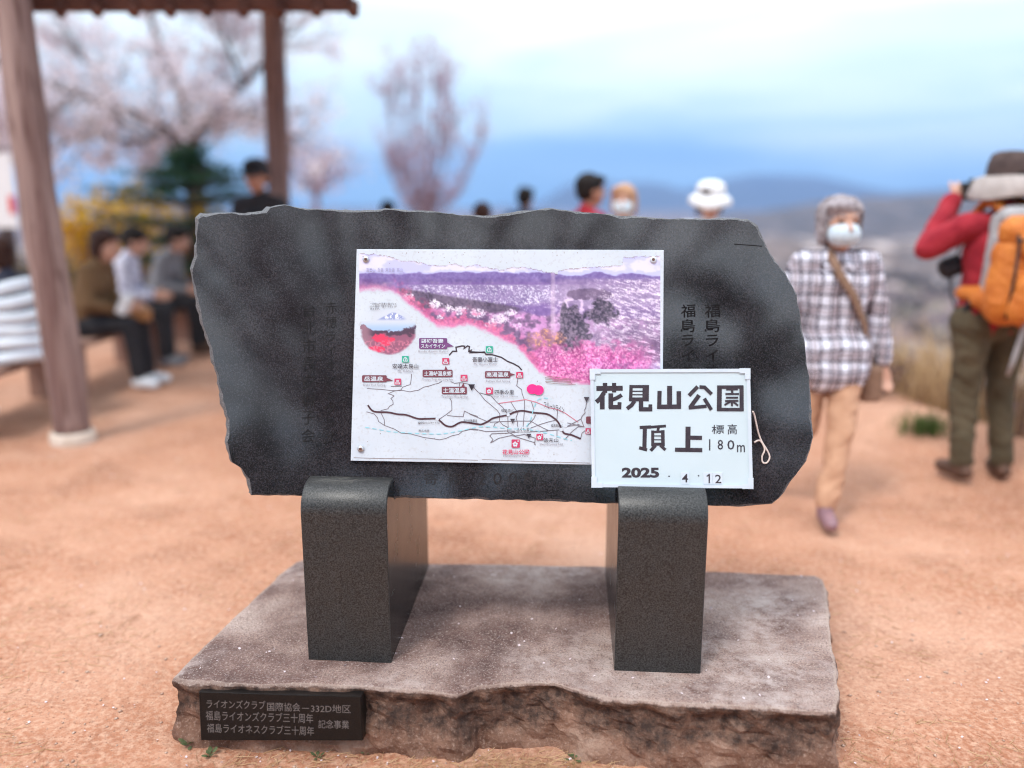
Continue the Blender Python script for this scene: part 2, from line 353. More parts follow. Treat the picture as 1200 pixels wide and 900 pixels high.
def granite(name, dark, light, rough, spec=.5, sheen=0, fine=420, bump=.04, smudge=None):
    m = bpy.data.materials.new(name); m.use_nodes = True; t = m.node_tree; b = t.nodes['Principled BSDF']
    g = N(t, 'ShaderNodeTexCoord').outputs['Object']
    c = ramp_n(t, noise_n(t, fine, 3, .7, g), [(.38, dark), (.52, tuple((a + q) / 2 for a, q in zip(dark, light))), (.68, light)])
    c = mix_n(t, ramp_n(t, noise_n(t, fine * .55, 2, .5, g), [(.66, g0), (.78, (.8,) * 3)]), c, tuple(min(1, q * 1.3) for q in light))
    if smudge: c = mix_n(t, ramp_n(t, noise_n(t, 4.5, 8, .72, g), [(.42, g0), (.68, (.9,) * 3)]), c, mix_n(t, ramp_n(t, noise_n(t, fine * .7, 2, .6, g), [(.4, g0), (.65, g1)]), tuple(q * .55 for q in smudge), tuple(q * 1.5 for q in smudge)))
    t.links.new(c, b.inputs['Base Color'])
    rr = N(t, 'ShaderNodeMapRange'); rr.inputs[3].default_value = rough * .7; rr.inputs[4].default_value = rough * 1.4
    t.links.new(noise_n(t, 9, 5, .6, g), rr.inputs[0]); t.links.new(rr.outputs[0], b.inputs['Roughness'])
    b.inputs['Specular IOR Level'].default_value = spec
    bp = N(t, 'ShaderNodeBump'); bp.inputs['Strength'].default_value = bump; bp.inputs['Distance'].default_value = .003
    t.links.new(noise_n(t, fine * .8, 3, .6, g), bp.inputs['Height']); t.links.new(bp.outputs[0], b.inputs['Normal'])
    return m
m_slab = granite('honed_granite', (.003, .0026, .003), (.040, .036, .042), .05, 1.0, fine=280, bump=.015, smudge=(.042, .038, .044))
m_split = granite('split_granite', (.06, .06, .066), (.22, .22, .23), .75, .3, fine=260, bump=.8)
m_block = granite('flamed_granite', (.004, .0042, .0045), (.062, .062, .062), .40, .52, fine=245, bump=.25)
m_pol = granite('polished_granite', (.006, .006, .007), (.026, .025, .024), .24, .24, fine=330, bump=.0)
OUT = [(231, 256), (236, 251), (262, 249), (290, 250), (311, 248), (316, 243), (334, 240), (356, 244), (400, 247), (456, 246), (500, 247), (540, 252), (566, 253), (590, 251), (620, 247), (648, 244), (675, 248), (720, 252), (770, 256), (820, 257), (858, 256), (878, 258), (888, 264), (894, 279), (899, 292), (908, 306), (921, 321), (933, 345), (940, 382), (945, 421), (950, 466), (953, 513), (945, 540), (930, 560), (913, 584), (905, 590), (870, 593), (800, 592), (720, 590), (600, 586), (500, 584), (400, 582), (350, 581), (294, 580), (291, 562), (283, 549), (272, 542), (265, 518), (267, 492), (259, 468), (255, 440), (247, 414), (239, 385), (232, 360), (227, 335), (224, 315), (229, 300), (230, 280)]
def densify(pts, step):
    o = []
    for i, p in enumerate(pts):
        q = pts[(i + 1) % len(pts)]; L = math.hypot(q[0] - p[0], q[1] - p[1]); k = max(1, round(L / step))
        for j in range(k): o.append((p[0] + (q[0] - p[0]) * j / k, p[1] + (q[1] - p[1]) * j / k))
    return o
D = densify(OUT, 5); nD = len(D)
cx, cy = sum(p[0] for p in D) / nD, sum(p[1] for p in D) / nD
D = [(x + (mnoise.noise(Vector((x * .06, y * .06, 0))) * 1.5 + mnoise.noise(Vector((x * .2, y * .2, 3))) * .5), y + mnoise.noise(Vector((x * .06, y * .06, 7))) * 1.2 + mnoise.noise(Vector((x * .22, y * .22, 5))) * .4) for x, y in D]
def inset(k):
    o = []
    for i, (x, y) in enumerate(D):
        a, b_ = D[i - 2], D[(i + 2) % nD]; tx, ty = b_[0] - a[0], b_[1] - a[1]; L = math.hypot(tx, ty) or 1
        o.append((x - ty / L * k, y + tx / L * k))
    return o
bm = Loc(); V = []
fr = [tuple(a + (b_ - a) * (.15 + 1.5 * max(0, .35 + mnoise.noise(Vector((p[0] * .035, p[1] * .035, 21))) + .5 * mnoise.noise(Vector((p[0] * .12, p[1] * .12, 2))))) for a, b_ in zip(p, q)) for p, q in zip(D, inset(1.9))]
V += [P(*p, 0) for p in fr]
V += [P(*p, -.006) for p in D]
for kk, (ins_, off) in enumerate(((2.5, -.04), (3, -.085), (5, -.13))):
    V += [P(p[0] + mnoise.noise(Vector((p[0] * .09, p[1] * .09, kk * 5))) * 2.5 - 4 * (p[0] < 330) * (kk < 2), p[1] + mnoise.noise(Vector((p[0] * .09, p[1] * .09, kk * 5 + 2))) * 2.5 - 2.5 * (p[1] < 300) * (kk < 2), off + mnoise.noise(Vector((p[0] * .1, p[1] * .1, kk))) * .012) for p in inset(ins_)]
V += [P(*p, -.15) for p in inset(9)]
F = [tuple(range(nD))[::-1]]
for r_ in range(5): F += [(r_ * nD + i, r_ * nD + (i + 1) % nD, (r_ + 1) * nD + (i + 1) % nD, (r_ + 1) * nD + i) for i in range(nD)]
F.append(tuple(5 * nD + i for i in range(nD)))
bm.add(V, F); slab = bm.build('slab', m_slab, mon); slab.data.materials.append(m_split)
for p in slab.data.polygons:
    if len(p.vertices) == 4: p.material_index = 1
bmm = bmesh.new(); bmm.from_mesh(slab.data); bmesh.ops.recalc_face_normals(bmm, faces=bmm.faces[:]); bmm.to_mesh(slab.data); bmm.free()

# --- flat print and lettering
_fc = {}
def glyphs(s, bold=0.0, res=2):
    k = (s, bold, res)
    if k in _fc: return _fc[k]
    cu = bpy.data.curves.new('t', 'FONT'); cu.body = s; cu.size = 1; cu.offset = bold; cu.resolution_u = res; cu.space_line = 1.05
    o = bpy.data.objects.new('t', cu); col.objects.link(o); dg = bpy.context.evaluated_depsgraph_get(); dg.update()
    me = bpy.data.meshes.new_from_object(o.evaluated_get(dg))
    v = np.empty(len(me.vertices) * 3, 'f'); me.vertices.foreach_get('co', v); v = v.reshape(-1, 3)[:, :2]
    f = [tuple(p.vertices) for p in me.polygons]
    bpy.data.objects.remove(o); bpy.data.meshes.remove(me); bpy.data.curves.remove(cu)
    _fc[k] = (v, f); return _fc[k]
class Ink(Loc):
    """marks lying on the slab plane, given in photo pixels"""
    def __init__(s, off, plane=None): super().__init__(); s.o = off; s.P = plane or P
    def nxt(s): s.o += 3e-5; return s.o
    def text(s, body, u0, v0, u1, v1, bold=0.0, skew=0.0, res=2):
        v, f = glyphs(body, bold, res)
        if not len(v): return s
        a, b_ = v.min(0), v.max(0); q = (v - a) / np.maximum(b_ - a, 1e-6); o = s.nxt()
        s.add([s.P(u0 + x * (u1 - u0), v1 - y * (v1 - v0) + x * (u1 - u0) * skew, o) for x, y in q], [g[::-1] if False else g for g in f]); return s
    def poly(s, pts): o = s.nxt(); s.add([s.P(u, v, o) for u, v in pts], [tuple(range(len(pts)))[::-1]]); return s
    def disc(s, u, v, ru, rv=None, n=20): return s.poly([(u + ru * math.cos(2 * math.pi * k / n), v + (rv or ru) * math.sin(2 * math.pi * k / n)) for k in range(n)])
    def line(s, pts, wd, smooth=False, dash=None):
        pts = [Vector((*p, 0)) for p in pts]
        if smooth:
            q = []; m_ = len(pts)
            for i in range(m_ - 1):
                a, b_, c, d = pts[max(i - 1, 0)], pts[i], pts[i + 1], pts[min(i + 2, m_ - 1)]
                for k in range(6):
                    t_ = k / 6; q.append(.5 * ((2 * b_) + (c - a) * t_ + (2 * a - 5 * b_ + 4 * c - d) * t_ ** 2 + (3 * b_ - a - 3 * c + d) * t_ ** 3))
            pts = q + [pts[-1]]
        if dash:
            acc = []; L = 0; cur = [pts[0]]; on = True; lim = dash[0]
            for i in range(1, len(pts)):
                a, b_ = pts[i - 1], pts[i]; seg = (b_ - a).length; p0 = 0
                while L + seg - p0 > lim:
                    p0 += lim - L; L = 0; pt = a.lerp(b_, p0 / seg)
                    if on: cur.append(pt); acc.append(cur)
                    cur = [pt]; on = not on; lim = dash[0] if on else dash[1]
                L += seg - p0; cur.append(b_)
            if on and len(cur) > 1: acc.append(cur)
            for c in acc: s._rib(c, wd)
            return s
        s._rib(pts, wd); return s
    def _rib(s, pts, wd):
        pts = [p for i, p in enumerate(pts) if i == 0 or (p - pts[i - 1]).length > 1e-4]
        if len(pts) < 2: return
        o = s.nxt(); L = []; Rr = []
        for i, p in enumerate(pts):
            d0 = (p - pts[i - 1]).normalized() if i else None; d1 = (pts[i + 1] - p).normalized() if i < len(pts) - 1 else None
            if d0 is None: d0 = d1
            if d1 is None: d1 = d0
            n0 = Vector((-d0.y, d0.x, 0)); n1 = Vector((-d1.y, d1.x, 0)); nn = n0 + n1
            nn = nn.normalized() if nn.length > .2 else n1; kx = min(1 / max(nn.dot(n1), .35), 2) * wd / 2
            L.append(p + nn * kx); Rr.append(p - nn * kx)
        V = [s.P(p.x, p.y, o) for p in L + Rr]; k = len(pts)
        s.add(V, [(i, i + 1, k + i + 1, k + i) for i in range(k - 1)])
def flat(name, c, rough=.6, spec=.3): return mat(name, c, tuple(min(1, x * 1.15 + .01) for x in c), 60, rough, spec=spec)

m_eng = flat('engraved_dark', (.0075, .0065, .0075), .9, .05); m_engf = flat('engraved_faint', (.009, .008, .009), .8, .15)
for body_, u_, v_, w_, h_, st_, bo_, mm in (('福島ライオ', 826, 357, 18, 15.5, 17.5, .012, m_eng), ('福島ライオ', 798, 357, 17, 15.5, 17.5, .012, m_eng), ('赤穂ライオンズクラブ', 381, 354, 14, 14, 17, 0, m_engf), ('台北市長安獅子会', 355, 356, 15, 16, 21, 0, m_engf)):
    k = Ink(.0004)
    for i, ch in enumerate(body_):
        ks = .16 if ch in 'ライオンズクブ' else 0; k.text(ch, u_ - i * .25 + w_ * ks * .6, v_ + i * st_ + h_ * ks * .3, u_ + w_ - i * .25 - w_ * ks * .6, v_ + h_ + i * st_ - h_ * ks * .5, bo_, -.06)
    k.build('inscription', mm, slab)
m_eng2 = flat('engraved_worn', (.016, .014, .016), .8, .2)
for ch, a, b_ in (('寄', 497, 513), ('贈', 526, 540), ('2', 560, 569), ('0', 578, 588), ('0', 596, 606), ('8', 614, 624)): k = Ink(.0004); k.text(ch, a, 554, b_, 568); k.build('engraved_character', m_eng2, slab)
k = Ink(.0003); k.line([(860, 286), (893, 288.5)], 1.1); k.build('chip_line', m_eng, slab)

# --- granite blocks under the slab
def block(x0, x1, lo_b=.05):
    prof = [(0, TOPZ - .03), (0, .615)]
    for i in range(1, 9): a = math.pi / 2 * i / 8; prof.append((.075 - .075 * math.cos(a), .615 + .075 * math.sin(a) * 1.0))
    prof += [(.100, .692), (.104, .686), (.106, .628), (.264, .612), (.270, .70), (.285, .72), (.62, .70), (.64, .68), (.64, TOPZ - .03)]
    n_ = len(prof); bm = bmesh.new()
    A = [bm.verts.new(mw(x0, b_, z) - Vector((0, 2.45, 0))) for b_, z in prof]; B = [bm.verts.new(mw(x1, b_, z) - Vector((0, 2.45, 0))) for b_, z in prof]
    fa = bm.faces.new(A); fb = bm.faces.new(B[::-1]); fa.material_index = fb.material_index = 1
    for i in range(n_):
        j = (i + 1) % n_; f = bm.faces.new((A[i], B[i], B[j], A[j])); f.smooth = 1 <= i <= 9
        if i == n_ - 2: f.material_index = 1
    bmesh.ops.recalc_face_normals(bm, faces=bm.faces[:])
    es = [e for e in bm.edges if len(e.link_faces) == 2 and e.link_faces[0].material_index != e.link_faces[1].material_index]
    bmesh.ops.bevel(bm, geom=es, offset=.004, segments=2, affect='EDGES', profile=.5)
    me = bpy.data.meshes.new('support_block'); bm.to_mesh(me); bm.free()
    me.materials.append(m_block); me.materials.append(m_pol)
    return link('support_block', me, None, mon)
block(-.578, -.340); block(.283, .519)

# --- rough plinth
m_pl = bpy.data.materials.new('weathered_sandstone'); m_pl.use_nodes = True; t = m_pl.node_tree; b = t.nodes['Principled BSDF']
b.inputs['Roughness'].default_value = .85; b.inputs['Specular IOR Level'].default_value = .25
g = N(t, 'ShaderNodeTexCoord').outputs['Object']; nrm = N(t, 'ShaderNodeNewGeometry')
c = ramp_n(t, noise_n(t, 3.2, 7, .62, g), [(.36, (.085, .042, .036)), (.47, (.19, .110, .094)), (.57, (.35, .235, .20)), (.68, (.52, .39, .34))])
c = mix_n(t, ramp_n(t, noise_n(t, 70, 4, .7, g), [(.45, g0), (.8, (.5,) * 3)]), c, (.36, .28, .26))
wl = N(t, 'ShaderNodeMath', operation='MULTIPLY'); t.links.new(ramp_n(t, noise_n(t, 2.1, 5, .6, g), [(.48, g0), (.70, (.8,) * 3)]), wl.inputs[0])
t.links.new(ramp_n(t, noise_n(t, 26, 6, .75, g), [(.40, g0), (.62, g1)]), wl.inputs[1])
c = mix_n(t, ramp_n(t, noise_n(t, 190, 3, .8, g), [(.40, (.75,) * 3), (.50, g0)]), c, (.10, .06, .052)); c = mix_n(t, ramp_n(t, noise_n(t, 150, 3, .8, g), [(.55, g0), (.66, (.8,) * 3)]), c, (.52, .42, .38))
ctop = mix_n(t, wl.outputs[0], c, (.54, .445, .42))                       # pale lichen and bloom on the top
sz = N(t, 'ShaderNodeSeparateXYZ'); t.links.new(g, sz.inputs[0])
cs = ramp_n(t, noise_n(t, 6, 7, .65, g), [(.35, (.14, .07, .048)), (.55, (.28, .155, .108)), (.7, (.42, .28, .215))])
# black algae running down from the rim of the split face
mpn = N(t, 'ShaderNodeMapping'); mpn.inputs['Scale'].default_value = (1, 1, .3); t.links.new(g, mpn.inputs[0])
al = N(t, 'ShaderNodeMath', operation='MULTIPLY_ADD'); al.inputs[1].default_value = .30; t.links.new(noise_n(t, 7, 7, .7, mpn.outputs[0]), al.inputs[0])
al.inputs[2].default_value = -.105
df = N(t, 'ShaderNodeMath', operation='SUBTRACT'); t.links.new(sz.outputs[2], df.inputs[0]); t.links.new(al.outputs[0], df.inputs[1])
am = N(t, 'ShaderNodeMapRange'); am.inputs[1].default_value = -.012; am.inputs[2].default_value = .03; t.links.new(df.outputs[0], am.inputs[0])
patch = N(t, 'ShaderNodeMath', operation='MULTIPLY'); t.links.new(am.outputs[0], patch.inputs[0])
t.links.new(ramp_n(t, noise_n(t, 34, 5, .7, g), [(.36, (.30,) * 3), (.62, (.93,) * 3)]), patch.inputs[1])
cs = mix_n(t, ramp_n(t, noise_n(t, 120, 4, .8, g), [(.52, g0), (.68, (.8,) * 3)]), cs, (.42, .29, .23))
cs = mix_n(t, patch.outputs[0], cs, (.040, .027, .024))
sn = N(t, 'ShaderNodeSeparateXYZ'); t.links.new(nrm.outputs['True Normal'], sn.inputs[0])
up = N(t, 'ShaderNodeMapRange'); up.inputs[1].default_value = .35; up.inputs[2].default_value = .6; t.links.new(sn.outputs[2], up.inputs[0])
at_ = N(t, 'ShaderNodeAttribute', attribute_name='top_face'); rimn = N(t, 'ShaderNodeMath', operation='MULTIPLY_ADD'); rimn.inputs[1].default_value = .9; t.links.new(noise_n(t, 30, 5, .7, g), rimn.inputs[0]); rimn.inputs[2].default_value = -.45
rs_ = N(t, 'ShaderNodeMath', operation='ADD'); t.links.new(at_.outputs['Fac'], rs_.inputs[0]); t.links.new(rimn.outputs[0], rs_.inputs[1])
rk = N(t, 'ShaderNodeMapRange'); rk.inputs[1].default_value = .35; rk.inputs[2].default_value = .6; t.links.new(rs_.outputs[0], rk.inputs[0])
edge_ = N(t, 'ShaderNodeMath', operation='COMPARE'); edge_.inputs[1].default_value = .75; edge_.inputs[2].default_value = .22; t.links.new(rs_.outputs[0], edge_.inputs[0])  # light catching the plinth rim, put into the colour as a paler line
eg = N(t, 'ShaderNodeMath', operation='MULTIPLY'); eg.inputs[1].default_value = .38; t.links.new(edge_.outputs[0], eg.inputs[0])
t.links.new(mix_n(t, eg.outputs[0], mix_n(t, rk.outputs[0], cs, ctop), (.48, .37, .31)), b.inputs['Base Color'])
bp = N(t, 'ShaderNodeBump'); bp.inputs['Strength'].default_value = .7; bp.inputs['Distance'].default_value = .02
t.links.new(noise_n(t, 45, 7, .7, g), bp.inputs['Height']); t.links.new(bp.outputs[0], b.inputs['Normal'])
top_px = [(205, 792), (240, 797), (300, 801), (350, 799), (430, 803), (500, 808), (535, 814), (560, 803), (600, 799), (650, 799), (690, 811), (740, 818), (800, 822), (860, 825), (920, 828), (960, 831), (978, 831), (981, 815), (976, 770), (971, 730), (967, 690), (963, 678), (955, 674), (900, 672), (830, 670), (700, 664), (600, 661), (500, 660), (420, 656), (360, 654), (347, 658), (330, 672), (300, 700), (270, 728), (240, 757), (215, 782)]
T0 = [on_z(u, v, TOPZ) for u, v in top_px]
T = [Vector((*p, 0)) for p in densify([(p.x, p.y) for p in T0], .018)]; nT = len(T); c0 = sum(T, Vector()) / nT
bm = Loc(); V = []; F = []
def nz3(p, s, o=0): return mnoise.noise(Vector((p.x * s + o, p.y * s, p.z * s)))
def outward(i):
    d = T[(i + 2) % nT] - T[i - 2]; q = Vector((d.y, -d.x, 0)).normalized(); return q if q.dot(T[i] - c0) > 0 else -q
rings = []
for fr_ in (.15, .3, .45, .6, .72, .82, .90, .955, .985): rings.append([Vector((c0.x + (p.x - c0.x) * fr_, c0.y + (p.y - c0.y) * fr_, TOPZ + nz3(p * fr_, 5) * .004 * (1 if fr_ < .9 else 1.5))) for p in T])
side = []
for k_, (o_, z_) in enumerate(((.004, -.004), (.009, -.011), (.011, -.019), (.010, -.028), (.007, -.038), (.005, -.049), (.004, -.060), (.004, -.072), (.003, -.084), (.007, -.096), (.010, -.108), (.013, -.121), (.016, -.135), (.019, -.15), (.023, -.17), (.027, -.20), (.03, -.26))):
    rg = []
    for i, p in enumerate(T):
        q = Vector((p.x, p.y, TOPZ + z_)); nn = outward(i); fz = abs(nn.y) * (nn.y < 0)
        a = nz3(q, 8) * .018 + nz3(q, 21, 4) * .013 + nz3(q, 48, 2) * .007 - mnoise.voronoi(q * 13)[0][0] * .030 - mnoise.voronoi(q * 31)[0][0] * .010 + .012
        chip = max(0, nz3(Vector((p.x, p.y, 0)), 6, 30)) * .026 * max(0, 1 - k_ / 6) * fz
        rg.append(q + nn * (o_ + a * min(1, k_ / 5 + .15)) - Vector((0, 0, chip * (.6 if k_ else .3))))
    side.append(rg)
allr = rings + side
V = [c0 + Vector((0, 0, TOPZ))] + [p for r_ in allr for p in r_]
F = [(0, 1 + i, 1 + (i + 1) % nT) for i in range(nT)]
for r_ in range(len(allr) - 1): F += [(1 + r_ * nT + i, 1 + (r_ + 1) * nT + i, 1 + (r_ + 1) * nT + (i + 1) % nT, 1 + r_ * nT + (i + 1) % nT) for i in range(nT)]
bm.add(V, F); pl = bm.build('plinth', m_pl, mon, True)
for p in pl.data.polygons:
    if p.index >= nT * len(rings): p.use_smooth = False
ta = pl.data.attributes.new('top_face', 'FLOAT', 'POINT'); ta.data.foreach_set('value', [3.0] * (1 + nT * (len(rings) - 1)) + [1.25] * nT + [.72] * nT + [.45] * nT + [0.0] * (nT * (len(side) - 2)))
bmm = bmesh.new(); bmm.from_mesh(pl.data); bmesh.ops.recalc_face_normals(bmm, faces=bmm.faces[:]); bmm.to_mesh(pl.data); bmm.free()

# --- black name plaque let into the front of the plinth
q0, q1 = on_z(235, 868, .02), on_z(425, 876, .02)
px_ = (q1 - q0); wd_ = px_.length; px_ = px_.normalized(); pb = Vector((-px_.y, px_.x, 0)); 
pn = (-pb * math.cos(R(7)) + Vector((0, 0, math.sin(R(7))))).normalized(); pu = (pb * math.sin(R(7)) + Vector((0, 0, math.cos(R(7)))))
PQ = q0 - pb * .012
def PP(u, v, off=0.0):
    d = ray(u, v); o = Vector((0, 0, CAMH)); q = PQ + pn * off; return o + d * ((q - o).dot(pn) / d.dot(pn))
m_plq = granite('black_granite', (.006, .005, .005), (.016, .013, .012), .30, .25, fine=500, bump=.05)
cor = [PP(235, 867.5), PP(425, 868), PP(423, 817), PP(232.5, 811)]
bm = Loc(); mid = sum(cor, Vector()) / 4
V = [p + (mid - p).normalized() * .002 for p in cor] + [p - pn * .003 for p in cor] + [p - pn * .06 for p in cor]
bm.add(V, [(0, 1, 2, 3), (0, 4, 5, 1), (1, 5, 6, 2), (2, 6, 7, 3), (3, 7, 4, 0), (4, 8, 9, 5), (5, 9, 10, 6), (6, 10, 11, 7), (7, 11, 8, 4), (11, 10, 9, 8)])
plq = bm.build('name_plaque', m_plq, mon)
k = Ink(.0005, PP)
k.text('ライオンズクラブ', 242, 819.5, 311, 829.5, .006, .025); k.text('国際協会', 313, 823, 352, 833, .004, .025); k.text('－332D地区', 354, 825, 411, 834.5, .004, .02)
k.text('福島ライオンズクラブ三十周年', 241, 832.5, 367, 844, .004, .03); k.text('福島ライオネスクラブ三十周年', 242.5, 847.5, 368, 858.5, .004, .03)
k.text('記念事業', 373, 843.5, 409, 853.5, .004, .02); k.build('plaque_lettering', flat('worn_silver', (.125, .105, .10), .7), plq)
# --- the map board bolted to the slab
def panel(name, cs, o0, o1, m, parent, bev=.0015, cls=Loc):
    """a flat board from four photo corners (TL, TR, BR, BL), between two distances from the slab face"""
    A = [P(*c, o1) for c in cs]; mid = sum(A, Vector()) / 4; B = [P(*c, o1 - bev) for c in cs]; C = [P(*c, o0) for c in cs]
    A = [p + (mid - p).normalized() * bev for p in A]
    k = cls(); k.add(A + B + C, [(3, 2, 1, 0)] + [(i + a, (i + 1) % 4 + a, (i + 1) % 4 + a + 4, i + a + 4) for a in (0, 4) for i in range(4)] + [(8, 9, 10, 11)])
    return k.build(name, m, parent)
m_board = mat('weathered_white_board', (.56, .61, .68), (.61, .66, .73), 9, .35, spec=.5, c3=(.54, .57, .62), s3=120)
board = panel('map_board', [(418, 292), (778, 293), (776, 546), (411, 540)], .0008, .010, m_board, mon)
BO = .0103
# the printed photograph: a painted panorama, one small facet per dot of print
def in1(x, y): return 410 + x / 6.316, 285 + y / 6.316
top_l = [(421, 297), (436, 297), (456, 300), (470, 305), (486, 305), (500, 309.5), (520, 311), (532, 308), (545, 312), (557, 309), (572, 313.5), (590, 316), (600, 312), (620, 313), (640, 318), (653, 320), (654, 316), (690, 312), (729, 310.5), (730, 301), (774.5, 299)]
bot_l = [(421, 342), (440, 339), (462, 342), (472, 351), (482, 360), (502, 374), (512, 383), (530, 385), (548, 380), (560, 385), (575, 391), (590, 399), (605, 407), (615, 416), (625, 428), (632, 436), (650, 443), (690, 450), (775, 452)]
gu = np.arange(421, 774.6, .8); gv = np.arange(296, 452, .8); U, Vv = np.meshgrid(gu, gv)
tl = np.interp(U, *zip(*top_l)) + (fbm(U * .35, Vv * 0 + 3, 4) - .5) * 3; bl = np.interp(U, *zip(*bot_l))
bl_r = np.interp(U, [632, 650, 690, 730, 775], [436, 447, 452, 454, 454])
n1 = fbm(U * .05, Vv * .09, 5); n2 = fbm(U * .16 + 9, Vv * .22, 4); n3 = fbm(U * .5 + 3, Vv * .5, 3); n4 = fbm(U * .9, Vv * .9 + 7, 2)
def sm(a, b_, x): t_ = np.clip((x - a) / (b_ - a), 0, 1); return t_ * t_ * (3 - 2 * t_)
C = np.zeros(U.shape + (3,))
def put(mask, c): C[...] = C * (1 - mask[..., None]) + np.array(c)[None, None] * mask[..., None]
put(np.ones(U.shape), (150, 128, 158))
put(sm(-1, 1, 326 - Vv + (n2 - .5) * 6), (196, 196, 238))
put(sm(-1, 1, 318 - Vv + (n2 - .5) * 8) * sm(.45, .6, n1), (222, 218, 244))
mt = 321 + (n1 - .5) * 10 - 3 * np.exp(-((U - 560) / 60) ** 2); put(sm(-1, 1, Vv - mt) * sm(-4, 4, 333 - Vv + (n2 - .5) * 8) * (.65 + .5 * n3), (116, 94, 158))
put(sm(-1, 1, Vv - 331 + (n2 - .5) * 4) * sm(440, 470, U), (128, 100, 162))
put(sm(-1, 2, Vv - 333) * sm(-3, 3, 358 + 8 * (n1 - .5) - Vv) * sm(450, 500, U), (150, 130, 176))
put(.85 * sm(.50, .62, n4 * .55 + n1 * .25 + n3 * .2) * sm(-1, 1, Vv - 334) * sm(-4, 4, 360 - Vv + 20 * (n2 - .5)) * sm(470, 500, U) * sm(705, 650, U), (238, 232, 250))
fo = sm(-2, 2, Vv - (338 + .16 * (U - 470))) * sm(-3, 3, (356 + .22 * (U - 470)) - Vv) * sm(462, 472, U) * sm(620, 596, U); put(fo, (112, 96, 122)); put(fo * sm(.55, .7, n3), (88, 76, 96))
lo = sm(-3, 3, Vv - (362 + .05 * (U - 500) + 10 * (n1 - .5))); put(lo, (158, 120, 162))
put(lo * sm(.54, .62, n2), (206, 150, 204)); put(lo * sm(.56, .66, n3) * sm(.45, .55, n1), (232, 208, 240)); put(lo * sm(.5, .38, n2) * .8, (112, 88, 124))
for (a, b_, ra, rb) in ((509, 356, 8, 5), (525, 361, 7, 5), (540, 364, 9, 5), (560, 367, 9, 5), (586, 374, 10, 6), (516, 372, 4, 3.5), (479, 349, 6, 5), (598, 366, 7, 4), (575, 380, 7, 4)):
    put(sm(1.3, .6, ((U - a) / ra) ** 2 + ((Vv - b_) / rb) ** 2 + (n3 - .5) * 2.4) * sm(.3, .5, n4), (240, 228, 246))
rg = U > 640
wr = sm(640, 665, U) * sm(-2, 4, Vv - 326); put(wr * .6, (164, 142, 178))
hill = sm(1.1, .9, ((U - 690) / 28) ** 2 + ((Vv - 346) / 8) ** 2 + (n2 - .5) * .8) * (Vv < 352); put(hill, (122, 102, 134))
rot = fbm((U * .9 + Vv * .5) * .15, (Vv - U * .30) * .62, 5, .65)
put(wr * sm(.50, .58, rot) * sm(690, 730, U + (n2 - .5) * 60) * sm(318, 332, Vv) * .75, (238, 220, 244)); put(wr * sm(.55, .66, n4) * sm(.44, .56, rot) * sm(680, 720, U) * .85, (250, 240, 252))
put(sm(.52, .6, n2) * sm(40, 0, np.abs(U - 672)) * sm(345, 352, Vv) * sm(372, 362, Vv), (230, 205, 238))
con = sm(1.15, .75, ((U - 672) / 20) ** 2 + ((Vv - 392) / 30) ** 2 + (n2 - .5) * 2.2) + sm(1, .6, ((U - 661) / 5) ** 2 + ((Vv - 374) / 22) ** 2) + sm(1.1, .7, ((U - 706) / 16) ** 2 + ((Vv - 366) / 14) ** 2 + (n2 - .5) * 2)
con = np.clip(con, 0, 1); put(con, (98, 86, 108)); put(con * sm(.52, .66, n3), (132, 116, 140)); put(con * sm(.48, .34, n3), (68, 62, 82))
dk = sm(690, 735, U) * sm(386, 402, Vv) * sm(432, 418, Vv); put(dk * .75, (122, 96, 130)); put(dk * sm(.54, .62, rot), (236, 210, 240))
rd = sm(.45, .58, n2 + .25 * sm(16, 0, bl - Vv)) * sm(26, 8, bl - Vv) * (U < 640) * sm(455, 480, U); put(rd * .6, (196, 84, 130)); put(rd * sm(.5, .62, n3) * .8, (226, 120, 160))
og = sm(1.2, .4, ((U - 640) / 22) ** 2 + ((Vv - 398) / 14) ** 2 + (n2 - .5) * 2); put(og * .4, (226, 150, 150)); put(og * sm(.56, .68, n3) * .8, (238, 176, 128))
stx = fbm((U + Vv * .55) * .28, (Vv - U * .3) * .05, 3)
pk = sm(398, 418, Vv + (n2 - .5) * 26 - .0 * U) * sm(618, 640, U) * sm(778, 726, U + (n2 - .5) * 30); put(pk * .8, (214, 92, 162)); put(pk * sm(.5, .6, stx), (244, 128, 196)); put(pk * sm(.54, .64, n1) * .5, (196, 128, 176)); put(pk * sm(.54, .62, n4), (248, 178, 216)); put(pk * sm(.52, .64, n2) * sm(700, 740, U) * .8, (150, 92, 140)); put(pk * sm(.47, .36, n3) * .8, (158, 66, 128))
put(sm(1, .3, np.abs(U - 648) / 4) * sm(310, 320, Vv) * sm(402, 380, Vv) * .5, (214, 190, 214))            # a scratch down the print
put(sm(2.2, .4, Vv - tl) * .7 * sm(.3, .55, n4), (112, 84, 74))                                              # torn brown upper edge
put(sm(450, 424, U) * sm(322, 335, Vv) * .6, (150, 96, 150))
lum = (fbm(U * .35 + 80, Vv * .35, 4) - .5) * 46 + (fbm(U * .07 + 12, Vv * .07, 3) - .5) * 40; C = np.clip(C + lum[..., None] * np.array((1, .95, .9)) * sm(318, 330, Vv)[..., None], 20, 252)
Cb = C.copy(); Cb[1:-1, 1:-1] = (C[1:-1, 1:-1] * 4 + C[:-2, 1:-1] + C[2:, 1:-1] + C[1:-1, :-2] + C[1:-1, 2:]) / 8; C = Cb
fade = np.where(U < 634, bl, np.minimum(bl_r, 1e9)) - Vv + (n2 - .5) * 5 + (n4 - .5) * 2
put(sm(9, 0, fade) * .75, (226, 128, 178)); put(sm(4.5, -2.5, fade), (206, 212, 223))
mk = (Vv > tl) & (fade > -3)
